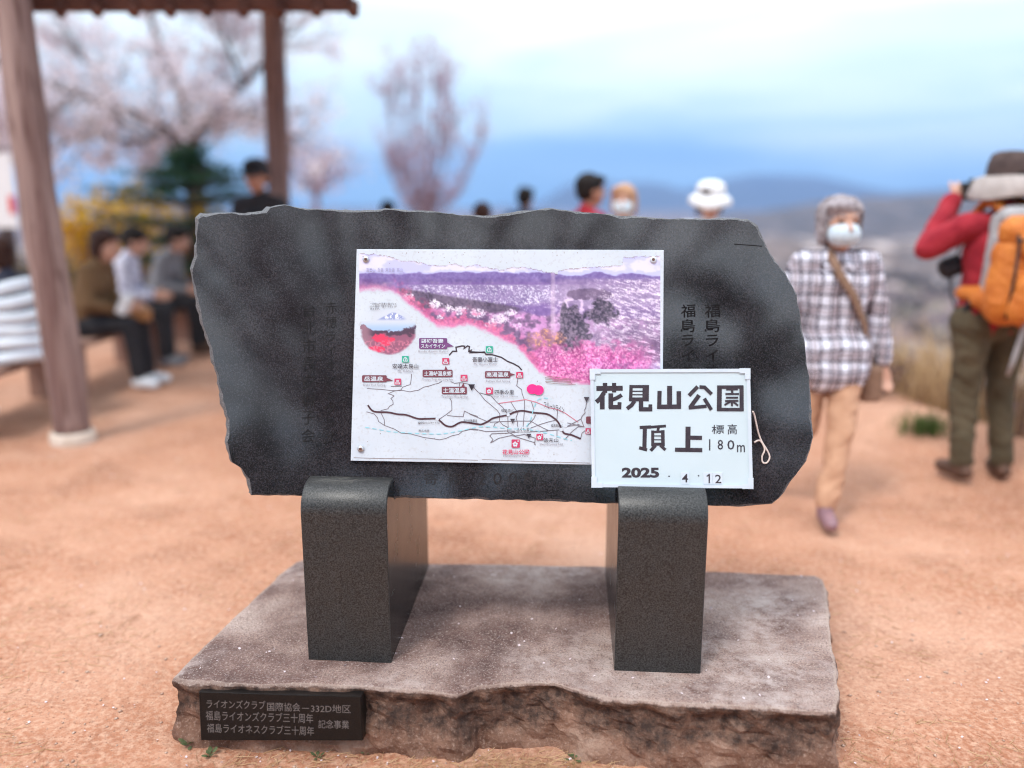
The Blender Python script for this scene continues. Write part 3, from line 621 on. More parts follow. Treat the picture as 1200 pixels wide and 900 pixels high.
def dots(name, U, Vv, C, keep, parent, off):
    K0, K1 = U.shape; ii = np.arange(K0 * K1).reshape(K0, K1); kq = keep[:-1, :-1] & keep[1:, 1:] & keep[1:, :-1] & keep[:-1, 1:]
    q = np.stack([ii[:-1, :-1], ii[1:, :-1], ii[1:, 1:], ii[:-1, 1:]], -1)[kq]
    o0 = P(U[0, 0], Vv[0, 0], off); Dv = np.stack([(U - 600) / FPX, CP + (450 - Vv) / FPX * SP, -SP + (450 - Vv) / FPX * CP], -1)
    nn = np.array(NS); pt = np.array(SP0 + NS * off) - np.array((0, 0, CAMH)); tt = (pt @ nn) / (Dv @ nn)
    Vx = Dv * tt[..., None] + np.array((0, 0, CAMH)) - np.array((0, 2.45, 0))
    s_ = C / 255; L = np.where(s_ < .04045, s_ / 12.92, ((s_ + .055) / 1.055) ** 2.4)
    uq, inv = np.unique(q, return_inverse=True); q = inv.reshape(q.shape)
    o = np_mesh(name, Vx.reshape(-1, 3)[uq], q, None, parent)
    at = o.data.color_attributes.new('print', 'FLOAT_COLOR', 'POINT'); at.data.foreach_set('color', np.concatenate([L.reshape(-1, 3), np.ones((L.size // 3, 1))], 1)[uq].astype('f').ravel())
    o.data.materials.append(m_print); return o
m_print = bpy.data.materials.new('colour_print'); m_print.use_nodes = True; t = m_print.node_tree; b = t.nodes['Principled BSDF']; b.inputs['Roughness'].default_value = .4
va = N(t, 'ShaderNodeVertexColor', layer_name='print'); t.links.new(va.outputs[0], b.inputs['Base Color'])
for q in ('printed_panorama',):
    dots(q, U, Vv, C * .97, mk, board, BO)
# the round inset: a snowy cone over red blossom
gu = np.arange(420, 491.5, .7); gv = np.arange(363, 418.5, .7); U, Vv = np.meshgrid(gu, gv); C = np.zeros(U.shape + (3,))
n2 = fbm(U * .16 + 60, Vv * .2, 4); n3 = fbm(U * .5 + 30, Vv * .5, 3); n4 = fbm(U * .9 + 50, Vv * .9 + 7, 2)
put(np.ones(U.shape), (206, 212, 223)); put(sm(376, 386, Vv) * .8, (158, 190, 228))
cone = np.maximum(366, 366 + np.abs(U - 461) * .5 - 1) ; put(sm(-.5, 1, Vv - cone) * sm(376.5, 373, Vv) * sm(20, 12, np.abs(U - 458)), (150, 160, 204)); put(sm(-.5, 1, Vv - cone) * sm(.5, .6, n3) * sm(376, 372, Vv) * sm(18, 10, np.abs(U - 458)), (240, 242, 250))
ln = 387 + (n2 - .5) * 9 - 5 * sm(14, 0, np.abs(U - 484)) - 6 * sm(14, 0, np.abs(U - 426)); put(sm(-1, 1, Vv - ln), (84, 62, 82))
put(sm(-2, 2, Vv - 393 - (n2 - .5) * 16 + .04 * (U - 455)), (150, 92, 118)); put(sm(-1, 1, Vv - ln) * sm(440, 428, U), (150, 112, 128))
for a, b_, ra, rb in ((445, 396, 9, 5), (452, 401, 7, 5), (441, 409, 10, 4), (459, 398, 4, 3)): put(sm(1.3, .5, ((U - a) / ra) ** 2 + ((Vv - b_) / rb) ** 2 + (n3 - .5) * 1.6), (226, 62, 98))
put(sm(.5, .64, n3) * sm(396, 402, Vv) * .6, (226, 136, 160))
rr = ((U - 455) / 33.5) ** 2 + ((Vv - 388) / 28.5) ** 2 + (n2 - .5) * .15
put(sm(.8, 1.0, rr) * (Vv > 386), (206, 212, 223)); dots('printed_inset', U, Vv, C * .97, (rr < 1.0) & ((Vv > 376) | (np.abs(U - 459) < 22)), board, BO)

c3 = lambda x, y: (410 + x / 6.667, 410 + y / 6.667)
c4 = lambda x, y: (550 + x / 6.667, 410 + y / 6.667)
c1 = in1
def L_(f, pts): return [f(*p) for p in pts]
k = Ink(BO + .0002)            # thin grey roads
for f, pts in ((c3, [(133, 302), (240, 308), (330, 318), (420, 318), (470, 328), (510, 318), (530, 318), (580, 290), (620, 282), (660, 268), (690, 262), (718, 246)]), (c3, [(483, 188), (476, 250), (470, 272), (445, 278), (432, 286), (412, 290), (400, 312)]), (c3, [(320, 285), (405, 284)]), (c3, [(400, 312), (345, 322), (300, 342), (330, 352), (345, 360), (320, 380), (336, 398), (338, 425), (310, 440), (298, 460), (240, 475)]),
                 (c3, [(130, 484), (190, 500), (215, 530), (225, 560), (270, 590), (350, 620), (400, 650), (470, 655), (580, 685), (640, 692), (700, 703), (750, 692), (800, 670), (850, 660), (880, 635), (940, 622), (1000, 628)]), (c3, [(245, 495), (268, 545), (272, 590)]),
                 (c3, [(780, 378), (795, 400), (797, 470), (760, 500), (700, 540)]), (c3, [(760, 512), (830, 520), (885, 522), (895, 478), (940, 500), (1000, 520)]), (c3, [(788, 248), (820, 262), (855, 256), (880, 258), (930, 268), (965, 290), (1000, 330)]), (c3, [(857, 258), (856, 285)]),
                 (c4, [(45, 305), (80, 340), (120, 390), (180, 440), (215, 470), (238, 500), (235, 555), (260, 585), (300, 605)]), (c4, [(80, 335), (170, 360), (215, 410), (262, 450), (300, 505), (303, 600), (298, 640)]), (c4, [(380, 222), (370, 280), (408, 310), (412, 340), (430, 390), (432, 430), (428, 500), (420, 600)]), (c4, [(325, 408), (350, 450), (380, 490), (365, 530), (375, 560), (378, 600)]),
                 (c4, [(160, 565), (240, 560), (380, 556), (480, 556), (520, 580), (580, 612), (620, 630)]), (c4, [(0, 500), (70, 530), (140, 560)]), (c4, [(190, 600), (200, 575), (230, 562)]), (c4, [(445, 600), (480, 565), (505, 535), (518, 505)]), (c4, [(480, 610), (560, 580), (620, 562), (670, 550)]), (c4, [(485, 405), (505, 470)]), (c4, [(690, 470), (684, 545)]), (c4, [(685, 630), (684, 685)]),
                 (c4, [(0, 618), (60, 622), (130, 638), (300, 632), (460, 640), (560, 636), (700, 624)]), (c4, [(165, 725), (185, 700), (160, 672), (175, 655), (300, 650), (380, 640)]), (c4, [(165, 727), (230, 690), (330, 668), (400, 690), (512, 725), (516, 745)]), (c4, [(300, 640), (360, 672), (430, 660), (515, 690), (510, 740)]),
                 (c4, [(915, 410), (910, 450), (900, 470), (905, 490), (880, 520), (872, 540), (760, 600)]), (c4, [(872, 540), (895, 600), (765, 570)]), (c4, [(750, 695), (800, 640), (850, 600), (900, 600)]), (c4, [(870, 690), (880, 650), (905, 630)]), (c4, [(760, 598), (860, 582)])):
    k.line(L_(f, pts), .75)
k.build('road_lines', flat('map_grey', (.16, .13, .15)), board)
k = Ink(BO + .0012); k.line(L_(c3, [(140, 432), (170, 470), (205, 484), (300, 488), (370, 502), (440, 508), (530, 537), (600, 538), (680, 538), (710, 560), (750, 592), (800, 598), (850, 572), (890, 564), (1000, 580)]) + L_(c4, [(100, 580), (150, 556), (190, 532), (300, 508), (360, 484), (420, 476), (500, 490), (600, 500), (650, 525), (690, 560), (718, 610), (740, 650), (800, 665), (870, 695)]), 2.0, True)
k.build('expressway_line', flat('map_maroon', (.065, .025, .035)), board)
k = Ink(BO + .0005); k.line(L_(c1, [(735, 830), (760, 800), (790, 800), (785, 770), (830, 760), (850, 762), (845, 780), (870, 760), (885, 765), (880, 800), (900, 790), (890, 810), (960, 808), (1000, 805)]) + L_(c4, [(0, 15), (60, 18), (120, 20), (130, 36), (180, 38), (250, 58), (300, 90), (345, 108), (385, 130), (410, 158)]), 1.6)
k.build('skyline_road', flat('map_black', (.045, .03, .04)), board)
k = Ink(BO + .0006); k.line(L_(c4, [(230, 418), (330, 404), (440, 388), (520, 408), (620, 450), (690, 466), (750, 495), (800, 530), (850, 565)]), .9); k.build('fruit_road_line', flat('map_rose', (.55, .16, .22)), board)
k = Ink(BO + .0007); k.line(L_(c3, [(120, 604), (220, 622), (330, 640), (470, 650), (600, 656), (720, 656), (860, 632), (990, 604)]) + L_(c4, [(80, 600), (170, 602), (330, 616), (480, 625), (600, 650), (730, 690), (800, 708)]), 1.0, True, (5, 3.4))
k.line(L_(c4, [(445, 600), (480, 540), (505, 450), (535, 390), (580, 376), (640, 384)]), 1.0, True, (5, 3.4)); k.build('railway_dashes', flat('map_cyan', (.25, .55, .62)), board)
for p_, r_ in ((c4(303, 507), 1.9), (c4(718, 622), 2.2), (c4(752, 594), 1.9), (c3(682, 541), 2.0)): k = Ink(BO + .0013); k.disc(*p_, r_); k.build('junction_mark', m_board, board)
k = Ink(BO + .0013); k.poly(L_(c4, [(360, 602), (478, 602), (474, 640), (356, 640)])); k.build('station_box', m_board, board)
# maroon name plates, icons, captions
def rrect(k, u0, v0, u1, v1, r=1.4, tail=None):
    pts = []
    for (cx_, cy_, a0) in ((u1 - r, v0 + r, -90), (u1 - r, v1 - r, 0), (u0 + r, v1 - r, 90), (u0 + r, v0 + r, 180)):
        for i in range(5): a = R(a0 + 22.5 * i); pts.append((cx_ + r * math.cos(a), cy_ + r * math.sin(a)))
    k.poly(pts)
    if tail: k.poly(tail)
def plate(rect, tail, mcol, txts):
    k = Ink(BO + .0016); rrect(k, *rect, tail=tail); o = k.build('name_plate', mcol, board)
    q = Ink(BO + .0022)
    for s_, a, b_, c, d in txts: q.text(s_, a, b_, c, d, .022)
    q.build('plate_lettering', m_board, o)
mar, pur = flat('plate_maroon', (.16, .045, .065)), flat('plate_purple', (.15, .05, .17))
plate((*c1(512, 702), *c1(720, 782)), L_(c1, [(716, 732), (770, 764), (716, 768)]), pur, [('磐梯吾妻', *c1(526, 708), *c1(692, 738)), ('スカイライン', *c1(526, 746), *c1(704, 776))])
plate((*c3(95, 198), *c3(288, 252)), L_(c3, [(284, 216), (340, 241), (284, 244)]), mar, [('岳温泉', *c3(110, 207), *c3(262, 245))])
plate((*c3(568, 155), *c3(802, 212)), L_(c3, [(738, 158), (748, 126), (766, 158)]), mar, [('土湯峠温泉郷', *c3(580, 166), *c3(794, 204))])
plate((*c3(718, 288), *c3(914, 346)), L_(c3, [(868, 291), (888, 256), (898, 291)]), mar, [('土湯温泉', *c3(728, 296), *c3(902, 338))])
plate((*c4(122, 166), *c4(320, 220)), L_(c4, [(316, 180), (358, 192), (316, 206)]), mar, [('高湯温泉', *c4(134, 174), *c4(308, 212))])
plate((*c4(912, 520), *c4(960, 576)), None, mar, [])
pk_, gr_ = flat('icon_crimson', (.50, .045, .12)), flat('icon_green', (.03, .36, .25))
def icon(u0, v0, u1, v1, mcol, kind):
    k = Ink(BO + .0026); rrect(k, u0, v0, u1, v1, .5); o = k.build('map_icon', mcol, board); q = Ink(BO + .0030); w_, h_ = u1 - u0, v1 - v0; X_ = lambda a, b_: (u0 + a * w_, v0 + b_ * h_)
    if kind == 'spa':
        q.line([X_(.18, .58), X_(.22, .84), X_(.78, .84), X_(.82, .58)], .9)
        for a in (.36, .5, .64): q.line([X_(a, .22), X_(a - .03, .42), X_(a, .66)], .7)
    elif kind == 'flower':
        for i in range(5): a = R(72 * i - 90); q.disc(u0 + w_ * (.44 + .2 * math.cos(a)), v0 + h_ * (.58 + .2 * math.sin(a)), w_ * .13)
        q.disc(u0 + w_ * .8, v0 + h_ * .2, w_ * .09)
    else: q.line([X_(.22, .8), X_(.3, .35), X_(.5, .2), X_(.72, .38), X_(.78, .8), X_(.22, .8)], .9); q.line([X_(.55, .3), X_(.5, .75)], .6)
    q.build('icon_symbol', m_board, o)
icon(*c3(348, 224), *c3(400, 274), pk_, 'spa'); icon(*c3(722, 64), *c3(776, 112), pk_, 'spa'); icon(*c3(865, 194), *c3(918, 244), pk_, 'spa'); icon(*c4(366, 172), *c4(420, 220), pk_, 'spa'); icon(*c4(908, 612), *c4(950, 658), pk_, 'spa')
icon(*c4(130, 294), *c4(184, 346), pk_, 'flower'); icon(*c4(524, 656), *c4(576, 706), pk_, 'flower'); icon(*c4(330, 700), *c4(394, 764), pk_, 'flower')
icon(*c3(407, 48), *c3(460, 98), gr_, 'hut'); icon(*c1(1006, 762), *c1(1058, 810), gr_, 'hut')
k = Ink(BO + .0034); k.disc(*c4(492, 306), 6.6, 5.8, 28); k.disc(*c4(540, 314), 6.2, 5.7, 28); k.build('pink_dots', flat('sticker_pink', (.80, .03, .22), .35), board)
m_pl_ = flat('print_pale', (.30, .28, .42)); m_pb, m_pg = flat('print_black', (.055, .045, .06)), flat('print_grey', (.24, .22, .26))
for s_, f, a, b_, c, d in (('安達太良山', c3, 332, 108, 534, 146), ('吾妻小富士', c4, 24, 55, 222, 95), ('四季の里', c4, 198, 312, 348, 348), ('信夫山', c4, 578, 688, 694, 722), ('ふくしま', c4, 368, 606, 466, 636)): k = Ink(BO + .0036); k.text(s_, *f(a, b_), *f(c, d), .010); k.build('map_caption', m_pb, board)
for s_, f, a, b_, c, d in (('東北自動車道', c3, 888, 542, 994, 568), ('東北本線', c3, 536, 622, 620, 640), ('福島西IC', c4, 248, 462, 346, 484), ('福島飯坂IC', c4, 636, 580, 732, 602), ('福島松川(スマートIC)', c3, 530, 560, 700, 582), ('フルーツライン', c4, 584, 402, 740, 452), ('一切経山や吾妻小富士など', c1, 150, 440, 346, 456), ('山の雪形「雪うさぎ」が', c1, 150, 460, 346, 476), ('見えます。', c1, 150, 480, 222, 494), ('蓬莱山  吾妻  東吾妻  高山', c1, 120, 182, 390, 212)):
    k = Ink(BO + .0036); k.text(s_, *f(a, b_), *f(c, d), .004, (.28 if s_[0] == 'フ' else 0), 1); k.build('map_caption', m_pl_ if s_[0] == '蓬' else m_pb, board)
for f, x, y, s_ in ((c4, 20, 294, 22), (c4, 338, 556, 20), (c4, 465, 674, 20), (c4, 916, 388, 22), (c3, 951, 292, 26)): k = Ink(BO + .0036); k.poly(L_(f, [(x - s_, y - s_ * .9), (x + s_, y - s_ * .9), (x, y + s_)])); k.build('route_shield', m_pb, board)
for s_, f, a, b_, c, d in (('Bandai Azuma Skyline', c1, 508, 792, 726, 812), ('Mt. Adatara', c3, 374, 154, 496, 174), ('Dake Hot Spring', c3, 106, 264, 276, 288), ('Tsuchiyu, Touge Hot Spring Area', c3, 566, 222, 806, 244), ('Tsuchiyu Hot Spring', c3, 714, 354, 920, 380), ('Mt. Azuma Kofuji', c4, 36, 104, 214, 124), ('Takayu Hot Spring', c4, 126, 234, 320, 256), ('Village of Four Seasons', c4, 176, 356, 380, 374), ('Shinobuyama Hill', c4, 548, 728, 730, 752), ('Hanamiyama Park', c4, 266, 820, 460, 842)): k = Ink(BO + .0036); k.text(s_, *f(a, b_), *f(c, d), 0, 0, 1); k.build('map_caption', m_pg, board)
k = Ink(BO + .0036); k.text('花見山公園', *c4(258, 778), *c4(468, 818), .016); k.build('map_caption', flat('print_crimson', (.55, .03, .10)), board)
k = Ink(BO + .0005)            # grubby line along the foot, tears and rust specks
for f, pts in ((c3, [(30, 842), (200, 848), (600, 852), (1000, 862)]), (c4, [(100, 856), (500, 872), (940, 884)])): k.line(L_(f, pts), .5)
for i in range(70): u_, v_ = random.uniform(424, 772), random.choice([random.uniform(295, 308), random.uniform(500, 540), random.uniform(292, 545)]); k.disc(u_, v_, random.uniform(.25, .6), None, 6)
for i in range(5): k.line([(640 + random.uniform(-6, 12) + j * 16, 441 + i * 1.8 + j * 1.6 + random.uniform(-.6, .6) - .16 * j * j) for j in range(8) if 640 + j * 16 < 688], .5)
k.build('grime_marks', flat('grime_brown', (.22, .14, .12), .9), board)['kind'] = 'stuff'
m_bolt = mat('bolt_steel', (.45, .45, .46), (.6, .6, .62), 90, .35, metal=.9)
m_rust = mat('rust_brown', (.10, .05, .04), (.2, .1, .07), 90, .9)
Rs = Matrix((XM, US, NS)).transposed()
for u_, v_, mm in ((429, 304, m_bolt), (765.5, 304.5, m_board), (423, 526, m_bolt)):
    c = P(u_, v_, .010); q = Loc(); q.lathe([(.0, .0005), (.0095, .0005), (.0095, .0035), (.008, .0055), (.003, .0062), (0, .0062)], c, 16, Rs, close=False); o = q.build('bolt', mm, board, True)
    q = Loc(); q.lathe([(.0012, .0063), (.0042, .0063), (.0042, .0068), (.0012, .0068)], c, 10, Rs); q.build('bolt_socket', m_rust, o)

# ------------------------------------------------------------------ the white board standing against the slab
WO = .036; OUTW = [(691, 432), (879.5, 431.5), (883, 573), (693, 571.5)]
wb = empty('whiteboard', P(790, 572, WO - .006), 0, 'white framed board with thick black hand lettering leaning on the slab', 'sign board')
class LW(MB):
    def add(s, V, F): o = wb.location; return super().add([Vector(p) - o for p in V], F)
class InkW(Ink):
    def add(s, V, F): o = wb.location; return MB.add(s, [Vector(p) - o for p in V], F)
m_wb = mat('gloss_white_sheet', (.54, .64, .69), (.58, .68, .73), 4, .18, spec=.5, coat=.3)
m_fr = mat('white_plastic_frame', (.55, .62, .70), (.60, .67, .75), 12, .3, spec=.5, bump=.02)
def quad(q, i): return [(q[j][0] + (1 if j in (0, 3) else -1) * i, q[j][1] + (1 if j < 2 else -1) * i) for j in range(4)]
panel('board_sheet', quad(OUTW, 3), WO - .012, WO - .003, m_wb, wb, .0005, LW)
o_, i_ = quad(OUTW, .6), quad(OUTW, 4.6)
for j in range(4):
    a, b_ = j, (j + 1) % 4; cc = [o_[a], o_[b_], i_[b_], i_[a]]
    k = LW(); A = [P(*c, WO) for c in cc]; B = [P(*c, WO - .016) for c in cc]; k.add(A + B, [(3, 2, 1, 0), (4, 5, 6, 7), (0, 1, 5, 4), (1, 2, 6, 5), (2, 3, 7, 6), (3, 0, 4, 7)]); k.build('frame_rail', m_fr, wb)
for j, (u_, v_) in enumerate(OUTW):
    sx_, sy_ = (1 if j in (0, 3) else -1), (1 if j < 2 else -1); pts = [(0, 0), (13, 0), (13, 6), (6.5, 6), (6.5, 13), (0, 13)]
    k = LW(); A = [P(u_ + sx_ * a, v_ + sy_ * b_, WO + .0015) for a, b_ in pts]; B = [P(u_ + sx_ * a, v_ + sy_ * b_, WO - .017) for a, b_ in pts]
    k.add(A + B, [tuple(range(6)), tuple(range(6, 12))[::-1]] + [(i, (i + 1) % 6, (i + 1) % 6 + 6, i + 6) for i in range(6)]); k.build('frame_corner', m_fr, wb)
wA = lambda x, y: (690 + x / 6.209, 430 + y / 6.209)
wB = lambda x, y: (790 + x / 6.0, 430 + y / 6.0)
k = InkW(WO - .0026); S = lambda f, w_, *p: k.line([f(*q) for q in p], w_ / 6.1)
S(wA, 36, (55, 157), (247, 155)); S(wA, 32, (118, 116), (118, 190)); S(wA, 30, (184, 116), (184, 186)); S(wA, 32, (112, 186), (82, 232), (54, 256)); S(wA, 34, (98, 214), (98, 309)); S(wA, 34, (160, 192), (160, 300)); S(wA, 32, (146, 292), (236, 293)); S(wA, 28, (224, 256), (222, 306)); S(wA, 28, (240, 204), (205, 226), (168, 240))
S(wA, 24, (308, 131), (304, 250)); S(wA, 46, (415, 131), (413, 250)); S(wA, 22, (298, 143), (438, 143)); S(wA, 9, (310, 177), (400, 177)); S(wA, 9, (310, 202), (400, 202)); S(wA, 28, (300, 236), (436, 236)); S(wA, 28, (334, 246), (312, 278), (278, 304)); S(wA, 32, (380, 246), (380, 316)); S(wA, 30, (366, 308), (462, 308)); S(wA, 26, (448, 272), (446, 320))
S(wA, 30, (515, 174), (512, 306)); S(wA, 36, (588, 138), (588, 300)); S(wA, 32, (655, 176), (655, 304)); S(wA, 32, (497, 290), (671, 289))
S(wB, 28, (166, 138), (104, 202)); S(wB, 26, (178, 141), (214, 143), (264, 192)); S(wB, 30, (176, 198), (112, 286)); S(wB, 24, (102, 288), (228, 276)); S(wB, 26, (212, 222), (262, 302))
S(wB, 34, (319, 130), (317, 311)); S(wB, 25, (302, 142), (484, 141)); S(wB, 30, (474, 130), (475, 312)); S(wB, 24, (302, 299), (490, 300)); S(wB, 13, (366, 159), (448, 158)); S(wB, 17, (408, 143), (408, 194)); S(wB, 14, (360, 190), (456, 190)); S(wB, 14, (364, 216), (450, 216)); S(wB, 15, (358, 240), (452, 238)); S(wB, 15, (405, 232), (407, 276)); S(wB, 14, (396, 244), (354, 268)); S(wB, 14, (414, 244), (450, 272))
m_ink = mat('marker_black', (.028, .020, .030), (.045, .034, .045), 90, .55); k.build('block_lettering', m_ink, wb); k = InkW(WO - .0026)
S(wA, 24, (370, 441), (452, 437)); S(wA, 30, (408, 440), (404, 606)); S(wA, 24, (366, 588), (424, 604)); S(wA, 20, (452, 438), (562, 430)); S(wA, 20, (508, 436), (500, 474)); S(wA, 22, (465, 462), (465, 578)); S(wA, 26, (538, 460), (540, 578)); S(wA, 17, (456, 474), (550, 470)); S(wA, 8, (466, 502), (540, 502)); S(wA, 8, (466, 530), (540, 530)); S(wA, 22, (456, 562), (552, 562)); S(wA, 24, (486, 570), (450, 610)); S(wA, 22, (520, 570), (558, 604))
S(wB, 36, (98, 420), (96, 584)); S(wB, 30, (98, 497), (196, 499)); S(wB, 30, (6, 582), (198, 585))
k.build('block_lettering', m_ink, wb)
k = InkW(WO - .0022); k.text('2025', *wA(240, 732), *wA(512, 806), .045, 0, 4); k.build('year_numerals', m_ink, wb)
m_pen = mat('pen_black', (.035, .03, .045))
for ch, a, b_, c, d in (('標', 264, 408, 352, 470), ('高', 376, 402, 442, 474), ('8', 306, 512, 344, 582), ('0', 374, 514, 424, 582), ('m', 442, 548, 498, 600)): k = InkW(WO - .0024); k.text(ch, *wB(a, b_), *wB(c, d), .006); k.build('pen_character', m_pen, wb)
k = InkW(WO - .0024); k.line([wB(250, 508), wB(250, 588)], 1.5); k.build('pen_character', m_pen, wb)
for q in (wA(584, 796), wB(172, 765)): k = InkW(WO - .0024); k.disc(*q, .9); k.build('pen_dot', m_pen, wb)
for (a, b_, c, d), s_, (e, f, g_, h) in (((48, 738, 106, 824), '4', (54, 752, 98, 812)), ((206, 740, 270, 824), '1', (226, 756, 258, 816)), ((272, 742, 340, 824), '2', (288, 758, 332, 818))):
    q = panel('number_tile', [wB(a, b_), wB(c, b_), wB(c, d), wB(a, d)], WO - .0029, WO - .0014, m_fr, wb, .0003, LW)
    k = InkW(WO - .0012); k.text(s_, *wB(e, f), *wB(g_, h), .012, 0, 3) if s_ != '1' else (k.line([wB(247, 752), wB(247, 818)], 1.7), k.line([wB(229, 770), wB(246, 757)], 1.5)); k.build('tile_numeral', m_ink, q)
q = LW(); pts = [(882, 482), (884, 486), (886, 495), (889, 508), (893, 518), (898, 526), (902, 535), (899, 542), (894, 542), (893, 535), (896, 527), (893, 519), (889, 516), (883, 519)]
cr = []
for i in range(len(pts) - 1):
    a, b_, c, d = [Vector((*pts[min(max(j, 0), len(pts) - 1)], 0)) for j in (i - 1, i, i + 1, i + 2)]
    for kk in range(4): t_ = kk / 4; cr.append(.5 * ((2 * b_) + (c - a) * t_ + (2 * a - 5 * b_ + 4 * c - d) * t_ ** 2 + (3 * b_ - a - 3 * c + d) * t_ ** 3))
q.tube([P(p.x, p.y, .006 + .022 * max(0, 1 - abs(p.x - 882) / 8)) for p in cr], .0024, 7); q.build('hanging_cord', mat('pale_cord', (.62, .50, .46), (.7, .6, .55), 200, .9), wb, True)
# ------------------------------------------------------------------ people
def sk(c, d=None): return mat('skin_' + str(len(bpy.data.materials)), c, tuple(x * .82 for x in c), 12, .55, spec=.35)
m_skin = mat('skin', (.56, .31, .225), (.62, .37, .28), 10, .5, spec=.35)
m_skin2 = mat('skin_tanned', (.42, .20, .13), (.50, .26, .18), 10, .5, spec=.35)
m_lip = mat('lip', (.42, .13, .12)); m_eye = mat('eye_dark', (.02, .015, .015), rough=.2)
m_black = mat('black_cloth', (.012, .011, .014), (.028, .026, .032), 30, .85, .3)
def V3(p): return Vector(p)
def lerp(a, b, t): return Vector(a).lerp(Vector(b), t)
def pose(H, **kw):
    J = dict(pel=(0, 0, .525), waist=(0, 0, .60), chest=(0, .005, .735), neck=(0, -.008, .835), head=(0, .012, .930),
             shL=(-.105, 0, .805), shR=(.105, 0, .805), elL=(-.135, -.015, .64), elR=(.135, -.015, .64), wrL=(-.14, .03, .495), wrR=(.14, .03, .495),
             hdL=(-.02, .15, -1), hdR=(.02, .15, -1), hipL=(-.052, 0, .515), hipR=(.052, 0, .515), knL=(-.058, .012, .28), knR=(.058, .012, .28),
             anL=(-.06, -.015, .048), anR=(.06, -.015, .048), toL=(-.15, 1, 0), toR=(.15, 1, 0))
    lean = kw.pop('lean', 0); J.update(kw)
    return {k: (Vector(p) if k[:2] in ('hd', 'to') else Vector(p) * H) for k, p in J.items()}
def seat_pose(H, sz, **kw):
    """pelvis over the seat at height sz (metres), legs forward and down"""
    z = (sz + .085) / H; d = z - .525
    b = dict(pel=(0, 0, z), waist=(0, .005, .60 + d), chest=(0, .03, .735 + d), neck=(0, .04, .832 + d), head=(0, .075, .925 + d), shL=(-.105, .035, .80 + d), shR=(.105, .035, .80 + d),
             elL=(-.135, .07, .64 + d), elR=(.135, .07, .64 + d), wrL=(-.06, .19, .62 + d), wrR=(.06, .19, .62 + d), hdL=(.4, 1, 0), hdR=(-.4, 1, 0), hipL=(-.052, .01, z - .005), hipR=(.052, .01, z - .005),
             knL=(-.06, .245, z + .005), knR=(.06, .245, z + .005), anL=(-.06, .25, .048), anR=(.06, .25, .048))
    lean = kw.pop('lean', 0)
    for k_, v_ in kw.items(): b[k_] = (v_[0], v_[1], v_[2] + (d if k_[:2] in ('el', 'wr', 'ch', 'he', 'ne', 'sh', 'wa') else 0))
    for k_ in ('waist', 'chest', 'neck', 'head', 'shL', 'shR', 'elL', 'elR', 'wrL', 'wrR'):
        p = Vector(b[k_]); q = Vector((0, 0, z)); f_ = .6 if k_[0] in 'ew' and k_ != 'waist' else 1; b[k_] = q + Matrix.Rotation(-lean * f_, 3, 'X') @ (p - q)
    return pose(H, **b)
def hand(mb, w_, d, side, s=1.0, curl=.35, palm_n=None):
    d = Vector(d).normalized(); lat = Vector((1, 0, 0)) if abs(d.x) < .8 else Vector((0, 1, 0))
    fw = Vector((0, 1, 0)) if palm_n is None else Vector(palm_n)
    a = d.cross(fw); a = a.normalized() if a.length > .1 else lat         # across the palm
    nrm = a.cross(d).normalized() * (1 if palm_n is not None else 1)
    base = w_ + d * .015 * s
    for i in range(4):
        o = (i - 1.5) * .019 * s; p0 = base + a * o * .8; p1 = w_ + d * .085 * s + a * o
        mb.cap(w_, p1, .017 * s, .0125 * s, 8)
        L = (.062, .075, .07, .055)[i] * s; k1 = p1 + (d * math.cos(curl * .6) + nrm * math.sin(curl * .6)) * L * .5
        k2 = k1 + (d * math.cos(curl * 1.8) + nrm * math.sin(curl * 1.8)) * L * .5
        mb.cap(p1, k1, .0098 * s, .009 * s, 8); mb.cap(k1, k2, .009 * s, .0078 * s, 8)
    t0 = w_ + d * .025 * s - a * side * .02 * s; t1 = t0 + (d * .6 - a * side * .75 + nrm * .2).normalized() * .042 * s; t2 = t1 + (d * .9 - a * side * .2 + nrm * .35).normalized() * .034 * s
    mb.cap(t0, t1, .0135 * s, .011 * s, 8); mb.cap(t1, t2, .011 * s, .0085 * s, 8)
